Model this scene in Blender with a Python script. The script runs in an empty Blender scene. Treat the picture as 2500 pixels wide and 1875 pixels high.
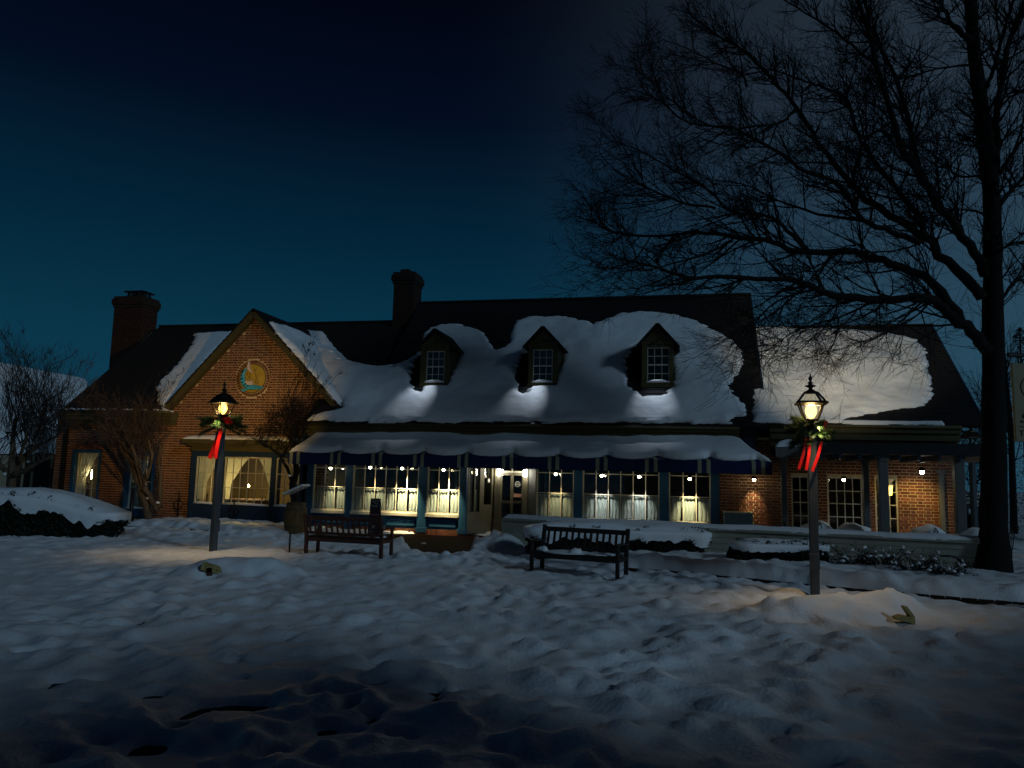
import bpy, math, random
import numpy as np
from mathutils import Vector, Matrix

# ------------------------------------------------------------------ camera, sky, moon, exposure
sc = bpy.context.scene
COL = sc.collection
FPX, CAMH = 1878.0, 1.9                    # focal length in pixels of the 2500 px wide photograph, eye height
PITCH, ROLL = math.radians(6.9), math.radians(1.43)
fw = Vector((0, math.cos(PITCH), math.sin(PITCH)))
up0 = Vector((0, -math.sin(PITCH), math.cos(PITCH)))
rt0 = Vector((1, 0, 0))
RT = rt0*math.cos(ROLL) + up0*math.sin(ROLL)
UP = up0*math.cos(ROLL) - rt0*math.sin(ROLL)
CAM = Vector((0, 0, CAMH))
cd = bpy.data.cameras.new('camera')
cam = bpy.data.objects.new('camera', cd)
COL.objects.link(cam)
m = Matrix((RT, UP, -fw)).transposed().to_4x4()
m.translation = CAM
cam.matrix_world = m
cd.sensor_fit = 'HORIZONTAL'
cd.sensor_width = 36
cd.lens = FPX/2500*36
cd.clip_start, cd.clip_end = 0.1, 3000
sc.camera = cam

MOON_EL = math.radians(24)
MOON_DIR = Vector((-0.71*math.cos(MOON_EL), 0.704*math.cos(MOON_EL), -math.sin(MOON_EL)))   # the way the light travels
w = bpy.data.worlds.new('World')
sc.world = w
w.use_nodes = True
nt = w.node_tree
nt.nodes.clear()
def N(t, ty, **kw):
    n = t.nodes.new(ty)
    for k, v in kw.items():
        setattr(n, k, v)
    return n
out = N(nt, 'ShaderNodeOutputWorld')
bg = N(nt, 'ShaderNodeBackground')
nt.links.new(bg.outputs[0], out.inputs[0])
bg.inputs[1].default_value = 1.0
tc = N(nt, 'ShaderNodeTexCoord')
sep = N(nt, 'ShaderNodeSeparateXYZ')
nt.links.new(tc.outputs['Generated'], sep.inputs[0])
ramp = N(nt, 'ShaderNodeValToRGB')          # night sky: teal towards the horizon, navy overhead
nt.links.new(sep.outputs['Z'], ramp.inputs[0])
els = ramp.color_ramp.elements
els[0].position = 0.0
els[0].color = (.0036, .040, .072, 1)
els[1].position = 1.0
els[1].color = (.0003, .0009, .0045, 1)
for p, c in ((.14, (.0022, .035, .065, 1)), (.29, (.0005, .0165, .037, 1)), (.43, (.0003, .0034, .0125, 1)), (.56, (.0003, .0010, .0048, 1))):
    e = els.new(p)
    e.color = c
sky = N(nt, 'ShaderNodeTexSky', sky_type='NISHITA', sun_disc=False)
sky.sun_elevation = MOON_EL
sky.sun_rotation = math.radians(180-45)
dot = N(nt, 'ShaderNodeVectorMath', operation='DOT_PRODUCT')      # pale glow of the sky to the right
nt.links.new(tc.outputs['Generated'], dot.inputs[0])
dot.inputs[1].default_value = Vector((.66, .66, .36)).normalized()
mr = N(nt, 'ShaderNodeMapRange', interpolation_type='SMOOTHERSTEP')
nt.links.new(dot.outputs['Value'], mr.inputs['Value'])
mr.inputs['From Min'].default_value = .67
mr.inputs['From Max'].default_value = 1.14
mr.inputs['To Min'].default_value = 0
mr.inputs['To Max'].default_value = 1.0
mx = N(nt, 'ShaderNodeMix', data_type='RGBA', blend_type='ADD')
nt.links.new(mr.outputs[0], mx.inputs['Factor'])
nt.links.new(ramp.outputs[0], mx.inputs['A'])
mx.inputs['B'].default_value = (.024, .038, .050, 1)
mx2 = N(nt, 'ShaderNodeMix', data_type='RGBA', blend_type='ADD')
mx2.inputs['Factor'].default_value = 0.00025
nt.links.new(mx.outputs['Result'], mx2.inputs['A'])
nt.links.new(sky.outputs[0], mx2.inputs['B'])
nt.links.new(mx2.outputs['Result'], bg.inputs[0])

ld = bpy.data.lights.new('moon', 'SUN')
ld.energy = 0.48
ld.angle = math.radians(6)
ld.color = (.47, .74, 1.0)
moon = bpy.data.objects.new('moon', ld)
COL.objects.link(moon)
moon.rotation_euler = MOON_DIR.to_track_quat('-Z', 'Y').to_euler()

sc.view_settings.view_transform = 'Standard'
sc.view_settings.look = 'None'
sc.view_settings.exposure = 0
sc.view_settings.gamma = 1
sc.cycles.max_bounces = 5
sc.cycles.diffuse_bounces = 3
sc.cycles.glossy_bounces = 3
sc.cycles.transparent_max_bounces = 16
sc.cycles.sample_clamp_indirect = 2.0
sc.cycles.use_denoising = True
sc.cycles.caustics_reflective = False
sc.cycles.caustics_refractive = False

# ------------------------------------------------------------------ measuring: pixel -> direction -> point on a real surface
ANG = math.radians(12.7)                    # the house front turns away to the left
HX = Vector((math.cos(ANG), -math.sin(ANG), 0))
HY = Vector((math.sin(ANG), math.cos(ANG), 0))
HO = Vector((0, 25.4, 0))
def ray(x, y):
    return RT*((x-1250)/FPX) + UP*((937.5-y)/FPX) + fw
def gnd(x, y, z=0.0):
    d = ray(x, y)
    return CAM + d*((z-CAMH)/d.z)
def at_depth(x, y, dep):
    d = ray(x, y)
    return CAM + d*(dep/d.y)
def loc(p):                                 # world -> house frame
    q = p-HO
    return Vector((q.dot(HX), q.dot(HY), p.z))
def W(x, y, z=0.0):                         # house frame -> world
    return HO + HX*x + HY*y + Vector((0, 0, z))
CL = loc(CAM)
def hray(x, y):
    d = ray(x, y)
    return Vector((d.dot(HX), d.dot(HY), d.z))
def hp(x, y, yl=0.0):                       # pixel -> (x, z) on the house plane y = yl
    d = hray(x, y)
    p = CL + d*((yl-CL.y)/d.y)
    return p.x, p.z
def hplane(x, y, p0, n):
    d = hray(x, y)
    return CL + d*((Vector(p0)-CL).dot(n)/d.dot(n))
rnd = random.Random(7)

# ------------------------------------------------------------------ mesh helpers
class MB:
    def __init__(s):
        s.v, s.f = [], []
    def add(s, vs, fs):
        b = len(s.v)
        s.v.extend(vs)
        s.f.extend([tuple(i+b for i in f) for f in fs])
    def box(s, x0, x1, y0, y1, z0, z1):
        s.add([(x0,y0,z0),(x1,y0,z0),(x1,y1,z0),(x0,y1,z0),(x0,y0,z1),(x1,y0,z1),(x1,y1,z1),(x0,y1,z1)],
              [(0,3,2,1),(4,5,6,7),(0,1,5,4),(1,2,6,5),(2,3,7,6),(3,0,4,7)])
        return s
    def bbox(s, x0, x1, y0, y1, z0, z1, b=.01):          # box with chamfered edges
        b = min(b, (x1-x0)*.3, (y1-y0)*.3, (z1-z0)*.3)
        vs = []
        for zz, ins in ((z0, b), (z0+b, 0), (z1-b, 0), (z1, b)):
            for (cx, cy) in ((0,0),(1,0),(1,1),(0,1)):
                X, Y = (x1 if cx else x0), (y1 if cy else y0)
                sx, sy = (-1 if cx else 1), (-1 if cy else 1)
                e = b if ins == 0 else b*1.0
                i = ins
                if cx == cy:
                    vs += [(X+sx*i, Y+sy*(e+i*.0), zz), (X+sx*e, Y+sy*i, zz)]
                else:
                    vs += [(X+sx*e, Y+sy*i, zz), (X+sx*i, Y+sy*e, zz)]
        fs = [tuple(range(7, -1, -1)), tuple(range(24, 32))]
        for k in range(3):
            for j in range(8):
                fs.append((k*8+j, k*8+(j+1) % 8, k*8+8+(j+1) % 8, k*8+8+j))
        s.add(vs, fs)
        return s
    def obox(s, a, b, w, h, upv=(0,0,1)):                # bar from a to b
        a, b = Vector(a), Vector(b)
        d = (b-a).normalized()
        u = Vector(upv)
        if abs(d.dot(u)) > .95:
            u = Vector((0, 1, 0))
        r = d.cross(u).normalized()
        u = r.cross(d).normalized()
        vs = []
        for p in (a, b):
            for sx, sy in ((-1,-1),(1,-1),(1,1),(-1,1)):
                vs.append(tuple(p + r*(sx*w/2) + u*(sy*h/2)))
        s.add(vs, [(0,1,2,3),(7,6,5,4),(0,4,5,1),(1,5,6,2),(2,6,7,3),(3,7,4,0)])
        return s
    def prism(s, pts, y0, y1):                           # outline in x,z pushed through y
        n = len(pts)
        vs = [(p[0], y0, p[1]) for p in pts] + [(p[0], y1, p[1]) for p in pts]
        fs = [tuple(range(n)), tuple(range(2*n-1, n-1, -1))]
        for i in range(n):
            fs.append((i, i+n, (i+1) % n+n, (i+1) % n))
        s.add(vs, fs)
        return s
    def tube(s, pts, rad, n=6, cap=True):
        pts = [Vector(p) for p in pts]
        if not hasattr(rad, '__len__'):
            rad = [rad]*len(pts)
        b = len(s.v)
        u = None
        for i, p in enumerate(pts):
            d = (pts[min(i+1, len(pts)-1)]-pts[max(i-1, 0)])
            d = d.normalized() if d.length > 1e-9 else Vector((0, 0, 1))
            if u is None:
                u = d.cross(Vector((.3, .9, .2)) if abs(d.z) > .7 else Vector((0, 0, 1))).normalized()
            else:
                u = (u-d*u.dot(d))
                u = u.normalized() if u.length > 1e-6 else d.orthogonal().normalized()
            v = d.cross(u)
            for k in range(n):
                a = 2*math.pi*k/n
                q = p + u*(rad[i]*math.cos(a)) + v*(rad[i]*math.sin(a))
                s.v.append((q.x, q.y, q.z))
        for i in range(len(pts)-1):
            for k in range(n):
                s.f.append((b+i*n+k, b+i*n+(k+1) % n, b+i*n+n+(k+1) % n, b+i*n+n+k))
        if cap:
            s.f.append(tuple(b+k for k in range(n-1, -1, -1)))
            s.f.append(tuple(b+(len(pts)-1)*n+k for k in range(n)))
        return s
    def lathe(s, prof, n=16, c=(0,0,0), rot=0.0):        # profile of (radius, z)
        b = len(s.v)
        for r, z in prof:
            for k in range(n):
                a = 2*math.pi*k/n+rot
                s.v.append((c[0]+r*math.cos(a), c[1]+r*math.sin(a), c[2]+z))
        for i in range(len(prof)-1):
            for k in range(n):
                s.f.append((b+i*n+k, b+i*n+(k+1) % n, b+i*n+n+(k+1) % n, b+i*n+n+k))
        s.f.append(tuple(b+k for k in range(n-1, -1, -1)))
        s.f.append(tuple(b+(len(prof)-1)*n+k for k in range(n)))
        return s
    def quad(s, a, b, c, d):
        s.add([tuple(a), tuple(b), tuple(c), tuple(d)], [(0,1,2,3)])
        return s
    def mesh(s, name, smooth=False):
        me = bpy.data.meshes.new(name)
        me.from_pydata([tuple(v) for v in s.v], [], s.f)
        me.update()
        if smooth:
            me.polygons.foreach_set('use_smooth', [True]*len(me.polygons))
        return me
OFF = {}
def link(o, parent=None, matl=None):
    COL.objects.link(o)
    if parent is not None:
        o.parent = parent
        if parent.name in OFF:
            o.location = OFF[parent.name]
    if matl is not None:
        o.data.materials.clear() if len(o.data.materials) and o.data.materials[0] != matl else None
        if not len(o.data.materials):
            o.data.materials.append(matl)
    return o
def part(mb, name, matl, parent=None, smooth=False):
    me = mb.mesh(name, smooth) if isinstance(mb, MB) else mb
    o = bpy.data.objects.new(name, me)
    return link(o, parent, matl)
def tag(o, label, cat, group=None, kind=None):
    o['label'], o['category'] = label, cat
    if group:
        o['group'] = group
    if kind:
        o['kind'] = kind
    return o
def thing(name, label, cat, at, rz=0.0, group=None):
    o = bpy.data.objects.new(name, None)
    o.empty_display_size = .2
    COL.objects.link(o)
    o.location = at
    o.rotation_euler = (0, 0, rz)
    return tag(o, label, cat, group)
def hthing(name, label, cat, at, group=None):            # a thing whose parts are written in house coordinates
    o = thing(name, label, cat, W(*at), -ANG, group)
    OFF[o.name] = Vector((-at[0], -at[1], -at[2]))
    return o
def lamp(name, kind, parent, pos, power, color, size=.03, aim=None, cone=None, blend=.5):
    l = bpy.data.lights.new(name, kind)
    l.energy, l.color = power, color
    l.shadow_soft_size = size
    o = bpy.data.objects.new(name, l)
    COL.objects.link(o)
    o.parent = parent
    o.location = Vector(pos) + OFF.get(parent.name, Vector((0, 0, 0)))
    if aim is not None:
        o.rotation_euler = Vector(aim).to_track_quat('-Z', 'Y').to_euler()
    if cone:
        l.spot_size, l.spot_blend = cone, blend
    return o
def text_mesh(txt, size, shear=0.0, ext=.002):
    c = bpy.data.curves.new('lettering', 'FONT')
    c.body, c.size, c.shear, c.extrude = txt, size, shear, ext
    c.align_x, c.align_y = 'CENTER', 'CENTER'
    t = bpy.data.objects.new('lettering', c)
    COL.objects.link(t)
    bpy.context.view_layer.update()
    me = bpy.data.meshes.new_from_object(t)
    bpy.data.objects.remove(t)
    return me

# ------------------------------------------------------------------ noise
def _hash(ix, iy, s):
    h = (ix.astype(np.int64)*374761393 + iy.astype(np.int64)*668265263 + s*1442695) & 0xffffffff
    h = ((h ^ (h >> 13))*1274126177) & 0xffffffff
    return ((h ^ (h >> 16)) & 0xffff)/65535.0
def vn(x, y, s=0):
    x, y = np.asarray(x, float), np.asarray(y, float)
    ix, iy = np.floor(x), np.floor(y)
    fx, fy = x-ix, y-iy
    fx, fy = fx*fx*fx*(fx*(fx*6-15)+10), fy*fy*fy*(fy*(fy*6-15)+10)
    a, b = _hash(ix, iy, s), _hash(ix+1, iy, s)
    c, d = _hash(ix, iy+1, s), _hash(ix+1, iy+1, s)
    return (a*(1-fx)+b*fx)*(1-fy)+(c*(1-fx)+d*fx)*fy-.5
def sstep(a, b, x):
    t = np.clip((x-a)/(b-a), 0, 1)
    return t*t*(3-2*t)

# ------------------------------------------------------------------ materials
def mat(name, col, rough=.7, var=.25, scale=6.0, bump=0.0, bscale=40.0, metal=0.0, col2=None, spec=.3, stretch=(1,1,1), rand=0.0):
    M = bpy.data.materials.new(name)
    M.use_nodes = True
    t = M.node_tree
    b = t.nodes['Principled BSDF']
    b.inputs['Roughness'].default_value = rough
    b.inputs['Metallic'].default_value = metal
    b.inputs['Specular IOR Level'].default_value = spec
    co = N(t, 'ShaderNodeTexCoord')
    mp = N(t, 'ShaderNodeMapping')
    mp.inputs['Scale'].default_value = stretch
    t.links.new(co.outputs['Object'], mp.inputs[0])
    nz = N(t, 'ShaderNodeTexNoise')
    nz.inputs['Scale'].default_value = scale
    nz.inputs['Detail'].default_value = 6
    t.links.new(mp.outputs[0], nz.inputs['Vector'])
    mxn = N(t, 'ShaderNodeMix', data_type='RGBA')
    c2 = col2 or tuple(min(1, c*(1+var)) for c in col)
    c1 = tuple(c*(1-var) for c in col) if col2 is None else col
    mxn.inputs['A'].default_value = (*c1, 1)
    mxn.inputs['B'].default_value = (*c2, 1)
    r = N(t, 'ShaderNodeMapRange')
    r.inputs['From Min'].default_value, r.inputs['From Max'].default_value = .3, .7
    t.links.new(nz.outputs['Fac'], r.inputs['Value'])
    t.links.new(r.outputs[0], mxn.inputs['Factor'])
    last = mxn.outputs['Result']
    if rand:
        g = N(t, 'ShaderNodeNewGeometry')
        oi = N(t, 'ShaderNodeObjectInfo')
        ad = N(t, 'ShaderNodeMath', operation='ADD')
        t.links.new(g.outputs['Random Per Island'], ad.inputs[0])
        t.links.new(oi.outputs['Random'], ad.inputs[1])
        fr = N(t, 'ShaderNodeMath', operation='FRACT')
        t.links.new(ad.outputs[0], fr.inputs[0])
        r2 = N(t, 'ShaderNodeMapRange')
        r2.inputs['To Min'].default_value, r2.inputs['To Max'].default_value = 1-rand, 1+rand
        t.links.new(fr.outputs[0], r2.inputs['Value'])
        ml = N(t, 'ShaderNodeVectorMath', operation='SCALE')
        t.links.new(last, ml.inputs[0])
        t.links.new(r2.outputs[0], ml.inputs['Scale'])
        last = ml.outputs[0]
    t.links.new(last, b.inputs['Base Color'])
    if bump:
        n2 = N(t, 'ShaderNodeTexNoise')
        n2.inputs['Scale'].default_value = bscale
        n2.inputs['Detail'].default_value = 4
        t.links.new(mp.outputs[0], n2.inputs['Vector'])
        bp = N(t, 'ShaderNodeBump')
        bp.inputs['Strength'].default_value = bump
        bp.inputs['Distance'].default_value = .02
        t.links.new(n2.outputs['Fac'], bp.inputs['Height'])
        t.links.new(bp.outputs[0], b.inputs['Normal'])
    return M
def emis(name, col, strength):
    """glowing glass: gives off light and lets the lamp inside shine through"""
    M = bpy.data.materials.new(name)
    M.use_nodes = True
    t = M.node_tree
    t.nodes.clear()
    o = N(t, 'ShaderNodeOutputMaterial')
    e = N(t, 'ShaderNodeEmission')
    e.inputs[0].default_value = (*col, 1)
    e.inputs[1].default_value = strength
    tr = N(t, 'ShaderNodeBsdfTransparent')
    tr.inputs[0].default_value = (.9, .9, .9, 1)
    ad = N(t, 'ShaderNodeAddShader')
    t.links.new(e.outputs[0], ad.inputs[0])
    t.links.new(tr.outputs[0], ad.inputs[1])
    t.links.new(ad.outputs[0], o.inputs[0])
    return M
def glass(name, tint=(.9, .95, .97), rough=.03, ior=1.5):
    M = bpy.data.materials.new(name)
    M.use_nodes = True
    t = M.node_tree
    t.nodes.clear()
    o = N(t, 'ShaderNodeOutputMaterial')
    tr = N(t, 'ShaderNodeBsdfTransparent')
    tr.inputs[0].default_value = (*tint, 1)
    gl = N(t, 'ShaderNodeBsdfGlossy')
    gl.inputs['Roughness'].default_value = rough
    lw = N(t, 'ShaderNodeLayerWeight')
    lw.inputs[0].default_value = .5
    pw_ = N(t, 'ShaderNodeMath', operation='POWER')
    t.links.new(lw.outputs['Facing'], pw_.inputs[0])
    pw_.inputs[1].default_value = 4.5
    f = N(t, 'ShaderNodeMapRange')
    f.inputs['To Min'].default_value = ((ior-1)/(ior+1))**2
    f.inputs['To Max'].default_value = .85
    t.links.new(pw_.outputs[0], f.inputs['Value'])
    mxs = N(t, 'ShaderNodeMixShader')
    t.links.new(f.outputs[0], mxs.inputs[0])
    t.links.new(tr.outputs[0], mxs.inputs[1])
    t.links.new(gl.outputs[0], mxs.inputs[2])
    t.links.new(mxs.outputs[0], o.inputs[0])
    return M
def cloth(name, col, trans=.45):
    M = bpy.data.materials.new(name)
    M.use_nodes = True
    t = M.node_tree
    t.nodes.clear()
    o = N(t, 'ShaderNodeOutputMaterial')
    d = N(t, 'ShaderNodeBsdfDiffuse')
    d.inputs[0].default_value = (*col, 1)
    tr = N(t, 'ShaderNodeBsdfTranslucent')
    tr.inputs[0].default_value = (*col, 1)
    mxs = N(t, 'ShaderNodeMixShader')
    mxs.inputs[0].default_value = trans
    t.links.new(d.outputs[0], mxs.inputs[1])
    t.links.new(tr.outputs[0], mxs.inputs[2])
    t.links.new(mxs.outputs[0], o.inputs[0])
    return M
M_SNOW = mat('snow', (.80, .81, .82), rough=.55, var=.03, scale=3, bump=.6, bscale=22, spec=.2)
M_SOIL = mat('wet_turf', (.02, .018, .012), var=.5, scale=9, bump=.6)
M_PAVE = mat('wet_brick_paving', (.018, .007, .006), rough=.8, var=.5, scale=12, bump=.6, bscale=25, spec=.03)
M_BRICK = mat('red_brick', (.14, .048, .028), rough=.85, var=.3, scale=18, bump=.4, bscale=90, rand=.35)
M_MORTAR = mat('mortar', (.50, .41, .25), rough=.95, var=.15, scale=10, bump=.3)
M_DBRICK = mat('sooty_brick', (.028, .012, .008), rough=.9, var=.35, scale=10, bump=.4, bscale=60, rand=.3)  # darker brick for the chimneys, flue and bed edging
M_DMORT = mat('sooty_mortar', (.02, .016, .012), rough=.95, var=.2)  # darker mortar for the chimneys, plinth and edging joints
M_SHINGLE = mat('dark_shingle', (.009, .009, .010), rough=.9, var=.45, scale=14, bump=.5, bscale=60, stretch=(1, 4, 4))
M_TRIM = mat('olive_cream_paint', (.068, .056, .020), rough=.6, var=.12, scale=4, bump=.08)
M_BLUE = mat('blue_paint', (.014, .065, .135), rough=.45, var=.15, scale=5, bump=.05)
M_NAVY = mat('dark_navy_paint', (.012, .03, .06), rough=.5, var=.15)
M_WHITE = mat('white_sash_paint', (.46, .44, .36), rough=.5, var=.08)
M_GREY = mat('grey_paint', (.11, .115, .11), rough=.55, var=.15, scale=8, bump=.1, stretch=(1, 1, .2))
M_ENTRY = mat('dull_cream_door_paint', (.15, .135, .09), rough=.6, var=.12)
M_CREAM = mat('cream_siding_paint', (.34, .34, .27), rough=.6, var=.12, scale=5, bump=.1, stretch=(.3, 1, 3))
M_CANVAS = mat('navy_canvas', (.005, .012, .065), rough=.8, var=.15, scale=10, bump=.15, bscale=120)
M_STRIPE = mat('cream_canvas', (.27, .27, .17), rough=.8, var=.12, bump=.15, bscale=120)
M_IRON = mat('black_iron', (.008, .008, .009), rough=.45, var=.3, metal=.3, bump=.1)
M_BRONZE = mat('dark_bronze', (.03, .022, .012), rough=.4, var=.3, metal=.6, bump=.1)
M_POST = mat('slate_grey_post_paint', (.045, .055, .065), rough=.5, var=.2, scale=7, bump=.15, stretch=(1, 1, .15))
M_TEAK = mat('red_brown_timber', (.065, .022, .014), rough=.55, var=.4, scale=9, bump=.2, stretch=(.3, 3, 3))
M_DTEAK = mat('dark_timber', (.022, .016, .013), rough=.6, var=.4, scale=9, bump=.2, stretch=(.3, 3, 3))
M_TAN = mat('tan_board', (.36, .28, .10), rough=.7, var=.2, scale=6, bump=.15)
M_OAK = mat('oak_stave', (.16, .10, .035), rough=.7, var=.4, scale=7, bump=.3, stretch=(4, 4, .4), rand=.15)
M_BARK = mat('bark', (.006, .005, .004), rough=.95, var=.5, scale=8, bump=.9, bscale=18, stretch=(1, 1, .25))
M_TWIG = mat('twig', (.006, .005, .005), rough=.95, var=.3)
M_MYRTLE = mat('crepe_myrtle_bark', (.085, .062, .038), rough=.9, var=.4, scale=10, bump=.5, stretch=(1, 1, .3))
M_MTWIG = mat('crepe_myrtle_twig', (.045, .032, .027), rough=.9, var=.3)
M_LEAF = mat('dark_evergreen_leaf', (.007, .012, .006), rough=.7, var=.5, scale=20, rand=.4)
M_PINE = mat('pine_needle', (.022, .055, .010), rough=.6, var=.4, scale=30, rand=.4)
M_RED = mat('red_ribbon', (.80, .012, .008), rough=.5, var=.1, bump=.1, bscale=60)
M_GLASS = glass('window_glass')
M_LGLASS = glass('lantern_glass', (.97, .96, .90), rough=.12, ior=1.25)
M_CURT = cloth('white_curtain', (.72, .72, .66))
M_ROOM = mat('room_wall', (.13, .10, .06), var=.2)
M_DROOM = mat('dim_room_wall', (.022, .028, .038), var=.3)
M_FISH = mat('turquoise_fish', (.05, .33, .48), rough=.4, var=.35, scale=9)
M_FISHD = mat('dark_blue_scale', (.006, .02, .045), rough=.4)
M_FIN = mat('pink_fin', (.62, .48, .42), rough=.5, var=.2)
M_OCHRE = mat('ochre_plaster', (.40, .27, .035), rough=.8, var=.15, scale=4)
M_BOARD = mat('chalk_board', (.012, .012, .016), rough=.7, var=.3)
M_CHALK = mat('chalk', (.62, .60, .55), rough=.9)
M_CHALKR = mat('red_chalk', (.55, .20, .18), rough=.9)
M_BULB = emis('warm_bulb', (1, .86, .55), 20)
M_BULBW = emis('white_bulb', (1, .95, .80), 22)
M_LBULB = emis('amber_lamp_globe', (1, .66, .12), 2.2)
M_CANDLE = emis('candle_bulb', (1, .78, .35), 40)
M_SIGN = mat('cream_sign_paint', (.26, .235, .13), rough=.6, var=.08)
M_INK = mat('dark_ink', (.02, .018, .02), rough=.7)
M_BLUEINK = mat('blue_ink', (.01, .05, .22), rough=.6)
M_PANEL = mat('blue_grey_cabinet', (.12, .20, .24), rough=.5, var=.1)
M_OLDROOF = mat('far_wall_boards', (.30, .26, .18), rough=.8, var=.2, stretch=(.3, .3, 5))

# ------------------------------------------------------------------ ground: snow sheet over turf, paved entry
def poly_sd(X, Y, P):                          # signed distance to a polygon, positive inside
    P = [(float(p[0]), float(p[1])) for p in P]
    best = np.full(X.shape, 1e9)
    ins = np.zeros(X.shape, bool)
    n = len(P)
    for i in range(n):
        x0, y0 = P[i]
        x1, y1 = P[(i+1) % n]
        dx, dy = x1-x0, y1-y0
        t = np.clip(((X-x0)*dx+(Y-y0)*dy)/(dx*dx+dy*dy+1e-12), 0, 1)
        best = np.minimum(best, (X-x0-t*dx)**2+(Y-y0-t*dy)**2)
        if abs(dy) > 1e-12:
            c = ((y0 > Y) != (y1 > Y)) & (X < (x1-x0)*(Y-y0)/(y1-y0)+x0)
            ins ^= c
    return np.sqrt(best)*np.where(ins, 1, -1)
def line_y(pts):
    a = sorted([(p.x, p.y) for p in pts])
    return np.array([q[0] for q in a]), np.array([q[1] for q in a])
EDGE_L = [gnd(*p) for p in ((300, 1287), (400, 1290), (480, 1296), (570, 1303), (645, 1308))]
EDGE_R = [gnd(*p) for p in ((1530, 1392), (1640, 1399), (1760, 1411), (1900, 1425), (2050, 1440), (2200, 1453), (2350, 1466), (2520, 1480))]
PAVE = [gnd(*p, -.06) for p in ((985, 1328), (1000, 1350), (1075, 1356), (1140, 1356), (1178, 1330), (1188, 1309), (1150, 1305), (960, 1303), (900, 1306))]
HOLES = [(1100, 755, 330, 42), (860, 780, 110, 60), (690, 705, 110, 30), (470, 912, 120, 32), (400, 866, 90, 26), (680, 930, 150, 50), (260, 655, 110, 40), (450, 637, 90, 22), (1680, 595, 200, 34),
         (1480, 712, 240, 34), (1480, 855, 110, 40), (1600, 760, 80, 22), (1240, 988, 110, 26), (1050, 642, 80, 16), (1055, 568, 70, 14), (1520, 622, 70, 14), (1680, 652, 90, 18), (1670, 810, 110, 34),
         (1800, 890, 90, 28), (2110, 690, 140, 26), (2090, 585, 200, 22), (300, 785, 90, 24), (770, 858, 80, 22), (70, 850, 100, 22), (240, 990, 90, 22), (1190, 1010, 90, 20), (1940, 690, 120, 14), (400, 735, 130, 18), (1960, 715, 60, 16), (130, 525, 80, 10), (1580, 870, 60, 18), (1720, 560, 120, 18)]
PLL0, PLL1 = gnd(525, 1400), gnd(655, 1402)
PLR0, PLR1 = gnd(1935, 1500), gnd(2190, 1495)
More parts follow.
